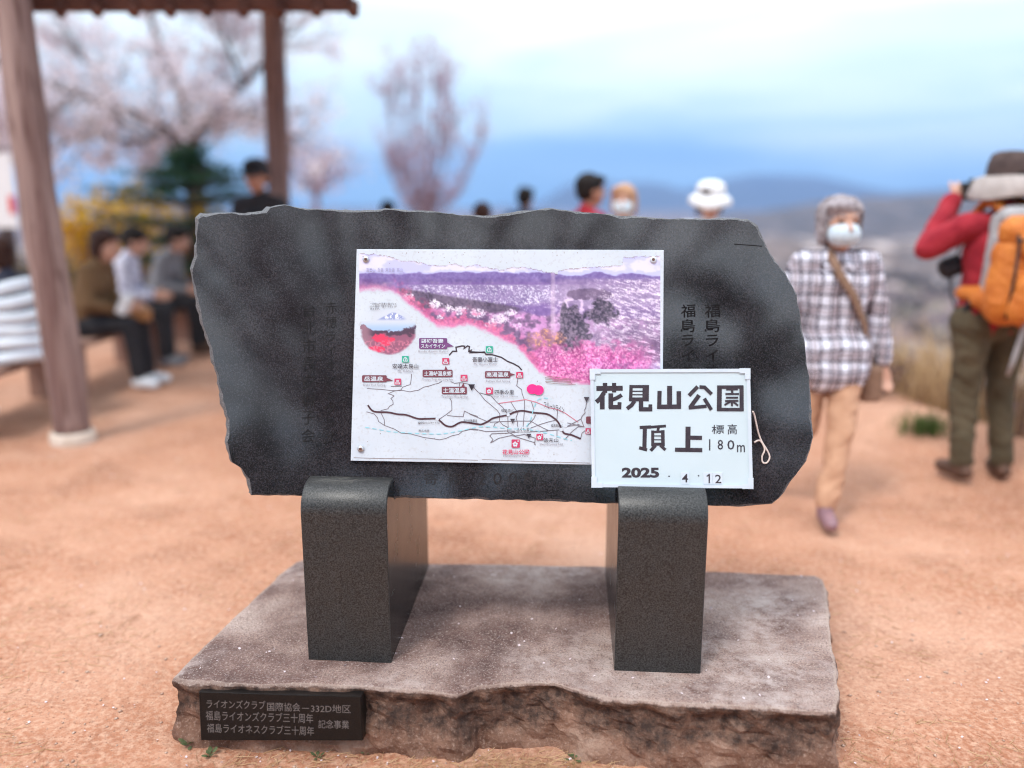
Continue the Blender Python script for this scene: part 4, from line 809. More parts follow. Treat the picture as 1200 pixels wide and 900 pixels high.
def person(name_label, loc, yaw, H, J, top, pants, shoe, hair=None, hairstyle='short', skin=None, voxel=.011, hem=None, group=None, face=True,
           look=(0, 0), hat=None, mask=None, fat=1.0, collar=True, coat_flare=0, fold=.006, sleeves=True, shoe_h=.05, eye=True, top_name='jacket', hs=1.0):
    skin = skin or m_skin; E = empty('person', loc, yaw, name_label, 'person', group); s = H / 1.6; h = Vector
    Rh = Matrix.Rotation(R(look[0]), 3, 'Z') @ Matrix.Rotation(R(look[1]), 3, 'X'); HC = J['head']; hp = lambda x, y, z: HC + Rh @ Vector((x, y, z)) * s * hs
    b = MB()
    b.ell(hp(0, -.008, .025), tuple(q_ * hs for q_ in (.074 * s, .092 * s, .088 * s)), Rh); b.ell(hp(0, .018, -.035), tuple(q_ * hs for q_ in (.060 * s, .068 * s, .080 * s)), Rh); b.ell(hp(0, .045, -.082), tuple(q_ * hs for q_ in (.032 * s, .032 * s, .026 * s)), Rh)
    b.cap(hp(0, .080, .012), hp(0, .103, -.022), .008 * s, .0135 * s, 8); b.ell(hp(0, .068, .030), tuple(q_ * hs for q_ in (.052 * s, .018 * s, .016 * s)), Rh)
    for q in (-1, 1): b.ell(hp(.077 * q, -.010, -.010), tuple(q_ * hs for q_ in (.011 * s, .020 * s, .032 * s)), Rh); b.ell(hp(.034 * q, .058, -.028), tuple(q_ * hs for q_ in (.022 * s, .024 * s, .022 * s)), Rh)
    b.cap(J['neck'], hp(0, -.012, -.05), .050 * s * fat ** .5, .047 * s)
    sx = lambda q: Vector((q * s, 0, 0)); up_ = (J['neck'] - J['pel']).normalized(); side = (J['shR'] - J['shL']).normalized()
    for q in (-1, 1):
        b.cap(J['chest'] + side * .058 * s * q, J['waist'] + side * .045 * s * q, .086 * s * fat, .080 * s * fat)
        b.cap(J['waist'] + side * .045 * s * q, J['pel'] + side * .05 * s * q, .080 * s * fat, .090 * s * fat)
        sh, el, wr, hd = (J[k + ('R' if q > 0 else 'L')] for k in ('sh', 'el', 'wr', 'hd'))
        b.cap(J['neck'] - up_ * .02, sh, .050 * s, .048 * s); b.cap(sh, el, .046 * s, .034 * s); b.cap(el, wr, .035 * s, .023 * s); hand(b, wr, hd, q, s)
        hi, kn, an, to = (J[k + ('R' if q > 0 else 'L')] for k in ('hip', 'kn', 'an', 'to'))
        b.cap(hi, kn, .076 * s * fat, .052 * s); b.cap(kn, an, .052 * s, .035 * s); b.cap(an, an + to.normalized() * .12 * s - Vector((0, 0, .02 * s)) * (1 if to.z > -.3 else 0), .03 * s, .024 * s)
    body = b.skin('body', skin, E, min(voxel, .008), 3)
    if face and eye:
        for q in (-1, 1): k = MB(); k.ell(hp(.031 * q, .0735, .012), (.0125 * s, .009 * s, .0055 * s), Rh, 10, 6); k.build('eye', m_eye, E, True); k = MB(); k.cap(hp(.018 * q, .083, .034), hp(.046 * q, .074, .036), .004 * s, .003 * s, 6); k.build('eyebrow', hair or m_black, E, True)
        if not mask: k = MB(); k.ell(hp(0, .0815, -.056), (.021 * s, .010 * s, .0065 * s), Rh, 10, 6); k.build('mouth', m_lip, E, True)
    # garments
    j = MB(); g_ = .016 * s; hz_ = hem if hem is not None else J['pel'].z - .07 * H / 1.6
    hb = lerp(J['waist'], J['pel'], (J['waist'].z - hz_) / max(J['waist'].z - J['pel'].z, .02))
    for q in (-1, 1):
        j.cap(J['chest'] + side * .060 * s * q, J['waist'] + side * .052 * s * q, .086 * s * fat + g_, .084 * s * fat + g_)
        j.cap(J['waist'] + side * .052 * s * q, hb + side * (.055 + coat_flare) * s * q + Vector((0, 0, .09 * s)), .084 * s * fat + g_, .094 * s * fat + g_)
        sh, el, wr = (J[k + ('R' if q > 0 else 'L')] for k in ('sh', 'el', 'wr'))
        j.cap(J['neck'] - up_ * .03, sh, .052 * s + g_ * .6, .050 * s + g_); j.cap(sh, el, .050 * s + g_, .040 * s + g_); j.cap(el, lerp(el, wr, .93), .040 * s + g_, .030 * s + g_)
    if coat_flare: j.cap(Vector((-.065 * s, .02, hz_ + .14)), Vector((.065 * s, .02, hz_ + .14)), .130 * s, .130 * s); j.cap(Vector((-.07 * s, .03, hz_ + .20)), Vector((.07 * s, .03, hz_ + .20)), .128 * s); j.cap(Vector((-.06 * s, .045, hz_ + .12)), Vector((.06 * s, .045, hz_ + .12)), .120 * s)
    if collar: j.cap(J['neck'] - up_ * .03, J['neck'] + up_ * .025 * s, .058 * s + g_ * .3, .053 * s + g_ * .3)
    j.skin(top_name, top, E, voxel, 3, fold, 11, hash(name_label) % 50)
    t_ = MB()
    t_.cap(J['hipL'], J['hipR'], .095 * s * fat, .095 * s * fat); t_.cap(J['pel'], lerp(J['pel'], J['waist'], .8), .098 * s * fat, .09 * s * fat)
    for q in 'LR':
        hi, kn, an = J['hip' + q], J['kn' + q], J['an' + q]; t_.cap(hi, kn, .084 * s * fat, .066 * s); t_.cap(kn, lerp(kn, an, .90), .066 * s, .052 * s)
    t_.skin('trousers', pants, E, voxel, 3, fold * 1.35, 13, 5)
    for q in 'LR':
        an, to = J['an' + q], J['to' + q].normalized(); f = MB(); dn = Vector((0, 0, -.018 * s)) if abs(to.z) < .5 else Vector()
        f.cap(an + dn * .9 - to * .03 * s, an + dn * 1.2 + to * .135 * s, .036 * s, .031 * s); f.cap(an + Vector((0, 0, shoe_h * .6)) * s, an + dn, .042 * s, .042 * s); f.cap(an + dn * .9 + to * .05 * s, an + dn * 1.2 + to * .12 * s, .041 * s, .037 * s)
        f.skin('shoe', shoe, E, .008, 3)
    if hair:
        k = MB()
        if hairstyle in ('short', 'bob', 'long'):
            k.ell(hp(0, -.020, .042), tuple(q_ * hs for q_ in (.086 * s, .099 * s, .083 * s)), Rh); k.ell(hp(0, -.045, .0), tuple(q_ * hs for q_ in (.080 * s, .068 * s, .078 * s)), Rh)
            k.ell(hp(.02, .045, .074), tuple(q_ * hs for q_ in (.066 * s, .050 * s, .032 * s)), Rh)
            for q in (-1, 1): k.ell(hp(.074 * q, -.012, .03), tuple(q_ * hs for q_ in (.018 * s, .034 * s, .042 * s)), Rh)
        if hairstyle in ('bob', 'long'):
            for q in (-1, 1): k.ell(hp(.076 * q, -.024, -.012), tuple(q_ * hs for q_ in (.019 * s, .042 * s, .085 * s)), Rh); k.ell(hp(.050 * q, .040, .060), tuple(q_ * hs for q_ in (.026 * s, .030 * s, .024 * s)), Rh)
            k.ell(hp(0, -.055, -.035), tuple(q_ * hs for q_ in (.078 * s, .055 * s, .080 * s)), Rh)
        if hairstyle == 'long': k.ell(hp(0, -.065, -.10), tuple(q_ * hs for q_ in (.080 * s, .050 * s, .12 * s)), Rh)
        k.skin('hair', hair, E, .007, 3, .0022, 26, 3)
    if hs > 1.12 and hair:                               # loose strands over the cap of hair
        k = MB()
        for i in range(230):
            a = random.uniform(-2.75, 2.75); z0 = random.uniform(.075, .118); end = random.uniform(-.085, -.03) if abs(a) > 1.1 else random.uniform(.056, .078); pts = []
            for j in range(6):
                t_ = j / 5; zz = z0 + (end - z0) * t_ ** 1.2; w_ = math.sqrt(max(.02, 1 - (max(zz - .035, 0) / .092) ** 2)) if zz > .035 else 1 - .12 * (.035 - zz) / .1
                rx, ry = .093 * w_ + .004 * random.random(), .105 * w_ + .004 * random.random(); a2 = a + .10 * t_ * math.sin(i) + .05 * t_ * random.random(); pts.append(hp(rx * math.sin(a2), -.018 + ry * math.cos(a2) + .004 * t_, zz))
            k.tube(pts, [.0030 * s, .0034 * s, .0034 * s, .003 * s, .0024 * s, .001 * s], 4, False)
        k.build('hair_strands', hair, E, True)['kind'] = 'stuff'
    if mask:
        k = MB(); k.ell(hp(0, .040, -.042), tuple(q_ * hs for q_ in (.070 * s, .066 * s, .058 * s)), Rh); k.ell(hp(0, .070, -.040), tuple(q_ * hs for q_ in (.036 * s, .036 * s, .046 * s)), Rh); k.skin('face_mask', mask, E, .006, 3)
        for q in (-1, 1): k = MB(); k.tube([hp(.060 * q, .045, -.02), hp(.078 * q, .005, .008), hp(.084 * q, -.022, .0)], .0022 * s, 6); k.build('mask_loop', mask, E, True)
    if hat: hat(E, hp, Rh, s * hs)
    return E, J, hp, Rh
def beanie(m):
    def f(E, hp, Rh, s):
        k = MB(); k.lathe([(.092, -.005), (.096, .02), (.092, .06), (.072, .10), (.04, .122), (0, .128)], hp(0, -.012, .02), 24, Rh * s, 1, 1.08, False); k.build('knit_cap', m, E, True)
    return f
def cap_hat(m):
    def f(E, hp, Rh, s):
        k = MB(); k.lathe([(.090, 0), (.092, .03), (.085, .07), (.06, .095), (.025, .105), (0, .106)], hp(0, -.010, .030), 24, Rh * s, 1, 1.1, False)
        k.build('cap', m, E, True); k = MB(); pts = []
        k.ell(hp(0, .105, .036), (.075 * s, .075 * s, .008 * s), Rh @ Matrix.Rotation(R(-10), 3, 'X')); k.build('cap_peak', m, E, True)
    return f
def brim_hat(mc, mb_, w_=.165, droop=.035, hgt=.115):
    def f(E, hp, Rh, s):
        k = MB(); k.lathe([(.095, -.01), (.097, .03), (.092, .07), (.078, hgt - .012), (.05, hgt), (0, hgt + .004)], hp(0, -.010, .030), 28, Rh * s, 1, 1.1, False); k.build('hat_crown', mc, E, True)
        k = MB(); k.lathe([(.097, .012), (.115, .006), (.14, -.012), (w_, -droop), (w_ - .002, -droop - .006), (.138, -.018), (.112, -.002), (.096, .004)], hp(0, -.010, .030), 32, Rh * s, 1, 1.08, False)
        for i, p in enumerate(k.v): k.v[i] = (p[0], p[1], p[2] + .010 * s * math.sin(i % 32 * 2 * math.pi / 32 * 3 + 1) * (1 if (i // 32) in (2, 3, 4, 5) else .2))
        k.build('hat_brim', mb_, E, True)
    return f

# plaid shirt: crossed woven bands on an off-white ground
m_plaid = bpy.data.materials.new('plaid_cotton'); m_plaid.use_nodes = True; t = m_plaid.node_tree; b = t.nodes['Principled BSDF']; b.inputs['Roughness'].default_value = .9
gsep = N(t, 'ShaderNodeSeparateXYZ')
wv = N(t, 'ShaderNodeTexNoise'); wv.inputs['Scale'].default_value = 7; g_o = N(t, 'ShaderNodeTexCoord').outputs['Object']; t.links.new(g_o, wv.inputs['Vector'])
va_ = N(t, 'ShaderNodeVectorMath', operation='MULTIPLY_ADD'); va_.inputs[1].default_value = (.035,) * 3; t.links.new(wv.outputs['Color'], va_.inputs[0]); t.links.new(g_o, va_.inputs[2]); t.links.new(va_.outputs[0], gsep.inputs[0])
def bands(src, per, off):
    a = N(t, 'ShaderNodeMath', operation='MULTIPLY_ADD'); a.inputs[1].default_value = 1 / per; a.inputs[2].default_value = off; t.links.new(src, a.inputs[0])
    fr = N(t, 'ShaderNodeMath', operation='FRACT'); t.links.new(a.outputs[0], fr.inputs[0])
    r = N(t, 'ShaderNodeValToRGB'); r.color_ramp.interpolation = 'CONSTANT'; e = r.color_ramp.elements
    seq = [(0, (.88, .88, .94)), (.235, (.06, .035, .055)), (.345, (.80, .78, .84)), (.45, (.50, .44, .46)), (.63, (.84, .82, .88)), (.72, (.08, .05, .07)), (.815, (.86, .86, .92))]
    e[0].position, e[0].color = 0, (*seq[0][1], 1); e[1].position, e[1].color = seq[-1][0], (*seq[-1][1], 1)
    for p, c in seq[1:-1]: e.new(p).color = (*c, 1)
    t.links.new(fr.outputs[0], r.inputs[0]); return r.outputs[0]
t.links.new(mix_n(t, 1.0, bands(gsep.outputs[0], .088, .1), bands(gsep.outputs[2], .096, .3), 'MULTIPLY'), b.inputs['Base Color'])

m_grey = mat('grey_hair', (.20, .165, .175), (.46, .41, .43), 45, .7, spec=.2); m_dkh = mat('black_hair', (.008, .006, .006), (.02, .015, .014), 60, .6, spec=.15); m_brh = mat('brown_hair', (.030, .013, .010), (.055, .026, .020), 60, .6, spec=.15)
m_orh = mat('light_brown_hair', (.38, .19, .10), (.52, .30, .17), 50, .6); m_mask = mat('mask_white', (.56, .66, .74), (.62, .71, .78), 40, .9)
m_tan = mat('tan_trousers', (.46, .245, .15), (.58, .335, .215), 9, .9, .25); m_olv = mat('olive_trousers', (.065, .050, .028), (.105, .083, .05), 9, .9, .3); m_red = mat('red_fleece', (.26, .010, .022), (.36, .022, .035), 14, .95, .4)
m_mau = mat('mauve_shoe', (.22, .12, .14), (.30, .17, .19), 20, .5); m_bt = mat('brown_boot', (.07, .035, .022), (.12, .06, .04), 20, .7); m_wsh = mat('white_shoe', (.70, .74, .80), (.78, .82, .88), 20, .6)
m_brj = mat('brown_coat', (.13, .070, .032), (.18, .105, .052), 8, .95, .3); m_lil = mat('patterned_lilac', (.30, .30, .44), (.74, .74, .84), 38, .9, lo=.45, hi=.55); m_puf = mat('white_puffer', (.68, .74, .84), (.78, .84, .90), 9, .9, .5, spec=.1)
m_navy = mat('navy_cloth', (.02, .022, .04), (.035, .038, .06), 20, .9); m_gry = mat('grey_cloth', (.14, .14, .16), (.22, .22, .24), 20, .9); m_pnk = mat('rose_cloth', (.40, .13, .14), (.5, .2, .2), 20, .9); m_wht = mat('white_cloth', (.70, .70, .72), (.78, .78, .8), 20, .9); m_bei = mat('beige_cloth', (.46, .38, .30), (.54, .46, .38), 20, .9)

# the woman in the plaid shirt, walking towards the camera: front foot flat, rear foot pushing off
H = 1.47; fx, fy = on_z(968, 622, 0)[:2]; yaw = R(180)
J = pose(H, knL=(-.025, .085, .285), anL=(.030, .155, .048), knR=(.055, .01, .285), anR=(.155, -.155, .10), toR=(.2, 1, -.8), toL=(.12, 1, 0), hipL=(-.055, .010, .515),
         shL=(-.100, 0, .798), shR=(.100, 0, .798), elL=(-.158, -.03, .640), wrL=(-.176, -.005, .490), elR=(.150, .02, .640), wrR=(.160, .06, .50), hdL=(-.12, .12, -1), head=(0, .016, .918), neck=(0, 0, .828))
lx, ly = fx + .038 * H, fy + .155 * H + .06
lady, J, hp, Rh = person('grey haired person in a brown plaid shirt and white face mask walking on the dirt', (lx, ly, gz(lx, ly)), yaw, H, J, m_plaid, m_tan, m_mau, m_grey, 'bob', None, .0085, hem=.575, mask=m_mask, fat=1.07, coat_flare=.02, fold=.011, top_name='plaid_shirt', look=(4, 0), hs=1.13)
for q in (-1, 1):                                   # shirt collar leaves
    k = MB(); a = J['neck'] + Vector((.012 * q, .075, -.045)); k.add([J['neck'] + Vector((.045 * q, .035, .022)), J['neck'] + Vector((.075 * q, .005, .012)), J['neck'] + Vector((.098 * q, .068, -.042)), J['neck'] + Vector((.040 * q, .108, -.072)), a + Vector((0, .012, 0))], [(0, 1, 2, 3, 4)])
    o = k.build('collar', m_plaid, lady); mo = o.modifiers.new('s', 'SOLIDIFY'); mo.thickness = .005; mo.offset = 0
W = lady.matrix_basis.copy() if False else Matrix.Translation((lx, ly, gz(lx, ly))) @ Matrix.Rotation(yaw, 4, 'Z')
bagE = empty('shoulder_bag', (lx, ly, gz(lx, ly)), yaw, 'brown shoulder bag on a flat strap across the plaid shirt', 'bag'); m_strap = mat('tan_webbing', (.20, .115, .075), (.27, .16, .11), 60, .8)
k = MB(); path = [(.050, .005, 1.245), (.048, .085, 1.20), (.02, .118, 1.13), (-.05, .125, 1.03), (-.115, .105, .90), (-.16, .05, .78), (-.175, -.02, .70)]
V = []; 
for i, p in enumerate(path):
    d = (Vector(path[min(i + 1, 6)]) - Vector(path[max(i - 1, 0)])).normalized(); nrm_ = (Vector((p[0] * .8, p[1] + .02, 0))).normalized(); sd_ = d.cross(nrm_).normalized() * .019
    V += [Vector(p) + sd_ + nrm_ * .003, Vector(p) - sd_ + nrm_ * .003, Vector(p) - sd_ - nrm_ * .002, Vector(p) + sd_ - nrm_ * .002]
k.add(V, [(4 * i + a, 4 * i + (a + 1) % 4, 4 * i + 4 + (a + 1) % 4, 4 * i + 4 + a) for i in range(6) for a in range(4)]); k.build('strap', m_strap, bagE, True)
k = MB(); k.box((-.20, -.045, .62), (.045, .10, .085), None, .02); k.build('pouch', m_strap, bagE)

# the hiker seen from behind, camera raised to the face
H = 1.655; mx_, my_ = on_z(1141, 562, 0)[:2]; yawm = R(6)
J = pose(H, elL=(-.205, .055, .735), wrL=(-.075, .145, .885), hdL=(.6, .5, .45), elR=(.205, .06, .735), wrR=(.07, .15, .885), hdR=(-.6, .5, .45), shL=(-.118, .01, .80), shR=(.118, .01, .80), hipL=(-.06, 0, .515), hipR=(.06, 0, .515),
         anL=(-.062, -.02, .05), anR=(.075, -.02, .05), toL=(-.2, 1, 0), toR=(.3, 1, 0), head=(.006, .02, .925), neck=(0, 0, .83))
m_hatc, m_hatb = mat('hat_brown', (.055, .036, .034), (.09, .06, .055), 20, .9), mat('hat_grey', (.34, .29, .27), (.44, .38, .36), 20, .95)
man, J, hp, Rh = person('hiker in red fleece and olive trousers seen from behind taking a picture', (mx_, my_, gz(mx_, my_)), yawm, H, J, m_red, m_olv, m_bt, m_dkh, 'short', None, .0085, fat=1.12, hat=brim_hat(m_hatc, m_hatb, .168, .090, .125), fold=.014, top_name='fleece', look=(6, 0), shoe_h=.09)
T_ = (mx_, my_, gz(mx_, my_))
camE = empty('camera', (T_[0], T_[1], T_[2] + .045), yawm, 'black camera held up by the hiker in red fleece', 'camera'); m_cam = mat('camera_black', (.012, .012, .013), (.02, .02, .022), 60, .4)
k = MB(); cc = Vector((0, .262, 1.455)); k.box(cc, (.068, .03, .047), None, .012); k.box(cc + Vector((0, -.005, .052)), (.026, .028, .014), None, .008); k.build('camera_body', m_cam, camE)
k = MB(); k.lathe([(0, -.01), (.036, 0), (.038, .07), (.041, .075), (.041, .10), (.034, .10), (.032, .09), (0, .088)], cc + Vector((0, .03, -.004)), 20, Matrix.Rotation(R(-90), 3, 'X'), close=False); k.build('lens', m_cam, camE, True)
lb = empty('lens_pouch', (T_[0], T_[1], T_[2] + .045), yawm, 'round black lens pouch hanging at the left side of the hiker', 'pouch')
k = MB(); k.lathe([(0, -.05), (.045, -.048), (.052, -.03), (.052, .035), (.044, .05), (0, .052)], (-.185, .11, 1.075), 20, Matrix.Rotation(R(70), 3, 'Y'), close=False); k.build('pouch_body', m_black, lb, True)
k = MB(); k.tube([(-.18, .10, 1.10), (-.14, .11, 1.2), (-.09, .09, 1.31)], .006, 6); k.tube([(-.19, .10, 1.03), (-.20, .06, .93), (-.19, .02, .86)], .007, 6); k.build('pouch_strap', m_black, lb, True)
bp_ = empty('backpack', (T_[0], T_[1], T_[2] + .045), yawm, 'orange hiking backpack with grey harness worn over the red fleece', 'backpack')
m_or = mat('orange_nylon', (.50, .13, .016), (.64, .20, .03), 12, .55, .5); m_gn = mat('grey_nylon', (.30, .29, .30), (.40, .39, .40), 14, .7, .3)
k = MB(); k.cap((.02, -.215, 1.16), (.02, -.235, .93), .125, .135); k.cap((-.075, -.20, 1.16), (-.095, -.21, .92), .095, .105); k.cap((.115, -.20, 1.16), (.13, -.21, .92), .095, .105); k.skin('pack_body', m_or, bp_, .009, 3, .011, 13, 2)
k = MB(); k.cap((-.075, -.215, 1.255), (.115, -.215, 1.255), .085, .085); k.cap((-.05, -.27, 1.20), (.09, -.27, 1.19), .082, .082); k.skin('pack_lid', m_or, bp_, .009, 3, .010, 14, 8)
k = MB(); k.cap((-.085, -.325, 1.02), (-.10, -.315, .90), .055, .06); k.cap((.09, -.325, 1.02), (.10, -.315, .90), .055, .06); k.skin('front_pocket', m_or, bp_, .009, 3, .012, 12, 6)
k = MB(); k.cap((-.075, -.13, 1.335), (.115, -.13, 1.335), .05, .05); k.cap((-.10, -.10, 1.32), (-.125, -.10, .98), .034, .03); k.cap((.14, -.10, 1.32), (.165, -.10, .98), .034, .03); k.cap((-.12, -.15, 1.22), (-.15, -.14, .93), .03, .028); k.skin('back_panel', m_gn, bp_, .009, 3, .006, 12, 4)
for q in (-1, 1):
    k = MB(); k.tube([(.075 * q + .005, -.11, 1.335), (.085 * q, -.05, 1.395), (.088 * q, .03, 1.40), (.092 * q, .10, 1.34), (.10 * q, .125, 1.22), (.125 * q, .09, 1.06), (.145 * q, -.02, .98)], [.02, .026, .026, .024, .02, .015, .012], 10); k.build('shoulder_strap', m_or, bp_, True)
    k = MB(); k.cap((.15 * q + .01, -.10, .955), (.175 * q + .01, .03, .95), .045, .032); k.cap((.14 * q + .01, -.16, .93), (.155 * q + .01, -.09, .93), .062, .05); k.skin('hip_pocket', m_or, bp_, .009, 3, .008, 12, 1)
    k = MB(); k.cap((.175 * q + .01, -.07, .925), (.185 * q, .01, .80), .022, .018); k.skin('side_pouch', m_black, bp_, .009, 2)
k = MB(); k.tube([(-.03, -.335, 1.06), (-.035, -.338, .95), (-.06, -.31, .80), (-.075, -.29, .66), (-.08, -.27, .58)], [.013, .014, .014, .012, .008], 8); k.build('hanging_strap', m_gn, bp_, True)
for x_ in (-.13, .17): k = MB(); k.tube([(x_ * .8, -.24, 1.31), (x_ * 1.05, -.315, 1.20), (x_ * 1.15, -.325, 1.05), (x_ * 1.2, -.31, .86)], .0075, 6); k.build('compression_strap', m_black, bp_, True)
k = MB(); k.tube([(-.14, -.295, 1.225), (-.05, -.352, 1.235), (.06, -.354, 1.235), (.17, -.30, 1.225)], .006, 6); k.build('zip', m_black, bp_, True)
k = MB(); k.tube([(-.06, -.325, 1.12), (-.035, -.345, 1.05), (-.05, -.345, .95), (-.09, -.335, .88)], .012, 6); k.tube([(.05, -.325, 1.10), (.04, -.345, .96)], .008, 6); k.build('pack_buckles', m_black, bp_, True)

# ------------------------------------------------------------------ the shelter on the left
pav = empty('shelter', (-3, 6.5, 0), 0, 'open wooden shelter with leaning log posts and a low brown roof edge', 'shelter')
class LP(MB):
    def add(s, V, F): return super().add([Vector(p) - Vector((-3, 6.5, 0)) for p in V], F)
m_log = mat('weathered_log', (.17, .095, .085), (.34, .235, .21), 3, .9, bump=.6, bscale=26, c3=(.11, .055, .048), s3=14)
def grain(m, sc=(1, 1, .06)):
    t = m.node_tree
    for nd in [x for x in t.nodes if x.type == 'TEX_NOISE']:
        q = N(t, 'ShaderNodeMapping'); q.inputs['Scale'].default_value = sc; src = nd.inputs['Vector'].links[0].from_socket; t.links.new(src, q.inputs['Vector']); t.links.new(q.outputs[0], nd.inputs['Vector'])
        nd.inputs['Scale'].default_value *= 3
grain(m_log)
m_beam = mat('stained_beam', (.085, .030, .020), (.15, .06, .04), 6, .8, bump=.3); m_foot = mat('pale_footing', (.56, .46, .38), (.66, .56, .48), 14, .9, bump=.3)
def log_post(p0, p1, r0, r1, seed):
    k = LP(); pts = []; rr = []
    for i in range(25): t_ = i / 24; c = lerp(p0, p1, t_); pts.append(c + Vector((mnoise.noise(Vector((t_ * 3, seed, 0))), mnoise.noise(Vector((t_ * 3, seed, 5))), 0)) * .018); rr.append((r0 + (r1 - r0) * t_) * (1 + .07 * mnoise.noise(Vector((t_ * 8, seed, 9)))))
    k.tube(pts, rr, 20); k.build('post', m_log, pav, True)
    k = LP(); c = Vector(p0); k.lathe([(0, -.25), (r0 * 1.22, -.25), (r0 * 1.22, .0), (r0 * 1.16, .022), (0, .026)], (c.x, c.y, gz(c.x, c.y) + .045), 22, close=False); k.build('footing', m_foot, pav, True)
b0 = on_z(86, 515, 0.02); t0 = on_y(12, 0, b0.y + .05); log_post(b0, b0 + (t0 - b0) * 1.12, .106, .098, 1)
a0, a1 = on_y(326.5, 232, 8.0), on_y(319.5, 5, 8.0); sl = (a1 - a0) / (a1.z - a0.z); g0_ = a0 - sl * (a0.z - .02); log_post(g0_, a1 + sl * .55, .104, .098, 2)
e0, e1 = on_y(-160, -2, 5.32), on_y(411, -2, 5.32); zb = on_y(200, 11, 5.32).z
k = LP(); k.box(((e0.x + e1.x) / 2, 5.36, zb + .10), ((e1.x - e0.x) / 2, .05, .10), None, .012); k.build('eave_beam', m_beam, pav)
RS = math.tan(R(17)); nraf = 14
for i in range(nraf):
    x = e0.x + .12 + (e1.x + .04 - e0.x - .12) * i / (nraf - 1); z0 = zb + .012
    k = LP(); k.tube([(x, 5.20, z0 + .018 - .0 + .17), (x, 8.3, z0 + .19 + 3.1 * RS)], .05, 10); k.build('rafter', m_beam, pav, True)
    k = LP(); k.tube([(x - .02, 5.27, zb - .035), (x - .02, 5.31, zb + .03)], .032, 8); k.build('rafter_tail', m_beam, pav, True)
for i in range(9):
    y0 = 5.1 + i * .36; k = LP(); k.box(((e0.x + e1.x) / 2, y0 + .17, zb + .262 + (y0 + .17 - 5.2) * RS), ((e1.x - e0.x) / 2 + .12, .176, .012), Matrix.Rotation(math.atan(RS), 3, 'X')); k.build('roof_board', m_beam, pav)
for i in range(2):
    y0 = 8.34 + i * .36; k = LP(); k.box(((e0.x + e1.x) / 2, y0 + .17, zb + .262 + 3.2 * RS - (y0 + .17 - 8.3) * RS), ((e1.x - e0.x) / 2 + .12, .176, .012), Matrix.Rotation(-math.atan(RS), 3, 'X')); k.build('roof_board', m_beam, pav)
k = LP(); k.box(((e0.x + e1.x) / 2, 8.05, zb + .12 + 2.85 * RS - .08), ((e1.x - e0.x) / 2, .07, .09), None, .012); k.build('ridge_beam', m_beam, pav)
# bench
bx = -3.42; bE = empty('bench', (bx, 7, 0), 0, 'long low wooden bench under the shelter with people seated on it', 'bench'); m_bn = mat('bench_wood', (.24, .13, .095), (.36, .22, .17), 4, .85, bump=.3)
class LB(MB):
    def add(s, V, F): return super().add([Vector(p) - Vector((bx, 7, 0)) for p in V], F)
for i in range(3): k = LB(); k.box((bx - .17 + .17 * i, 7.0, .40), (.078, 2.1, .022), None, .008); k.build('seat_plank', m_bn, bE)
for y in (5.05, 6.3, 7.7, 8.95): k = LB(); k.box((bx, y, .185), (.20, .06, .192), None, .01); k.build('leg', m_bn, bE)
SZ = .425
def seated(label, x, y, rz, H, top, pants, shoe, hair, style, **kw):
    jk = kw.pop('J', {}); J = seat_pose(H, SZ, **jk); return person(label, (x, y, gz(x, y)), rz, H, J, top, pants, shoe, hair, style, voxel=.013, **kw)
G = None
seated('person in a brown coat and white shoes sitting on the bench nearest the leaning post', -3.33, 6.62, R(-90), 1.58, m_brj, m_black, m_wsh, m_brh, 'bob', look=(-12, -8), hs=1.1, fat=1.12, J=dict(lean=.16, anL=(-.05, .27, .048), anR=(.075, .27, .048)))
k = MB(); k.box((-2.96, 6.60, .60), (.15, .05, .05), Matrix.Rotation(R(8), 3, 'Y'), .03); o = k.build('handbag', mat('tan_leather', (.30, .13, .045), (.38, .18, .07), 20, .5), None); tag(o, 'tan handbag on the lap of the person in the brown coat', 'bag')
k = MB(); k.box((-2.955, 6.50, .675), (.035, .05, .075), Matrix.Rotation(R(25), 3, 'Y'), .01); o = k.build('paper_bag', m_wht, None); tag(o, 'small white paper held above the tan handbag', 'paper')
seated('dark haired person in a pale patterned jacket sitting between two others on the bench', -3.46, 7.45, R(-80), 1.56, m_lil, m_black, m_gry, m_dkh, 'short', look=(4, -14), hs=1.1, fat=1.12, J=dict(lean=.14))
seated('person with a bare face bent forward at the far end of the bench', -3.40, 8.15, R(-92), 1.58, m_gry, m_black, m_bt, m_dkh, 'short', look=(18, -14), hs=1.1, J=dict(lean=.22))
pE, J, hp, Rh = seated('person in a white jacket of padded bands sitting behind the leaning post', -3.20, 5.52, R(84), 1.50, m_navy, m_navy, m_wsh, m_brh, 'bob', fat=1.25, collar=True, fold=.004)
for i in range(6):                                   # the padded tubes of the jacket
    z = .47 + i * .088; k = MB(); rx, ry = ((.20, .20), (.205, .195), (.20, .185), (.205, .18), (.21, .165), (.185, .13))[i]; pts = [(rx * math.cos(a), .035 + ry * math.sin(a) + i * .006, z + .012 * math.sin(a * 2 + i) + .01 * math.cos(a)) for a in [2 * math.pi * j / 28 for j in range(29)]]
    k.tube(pts, .042, 10, False); k.build('quilted_band', m_puf, pE, True)
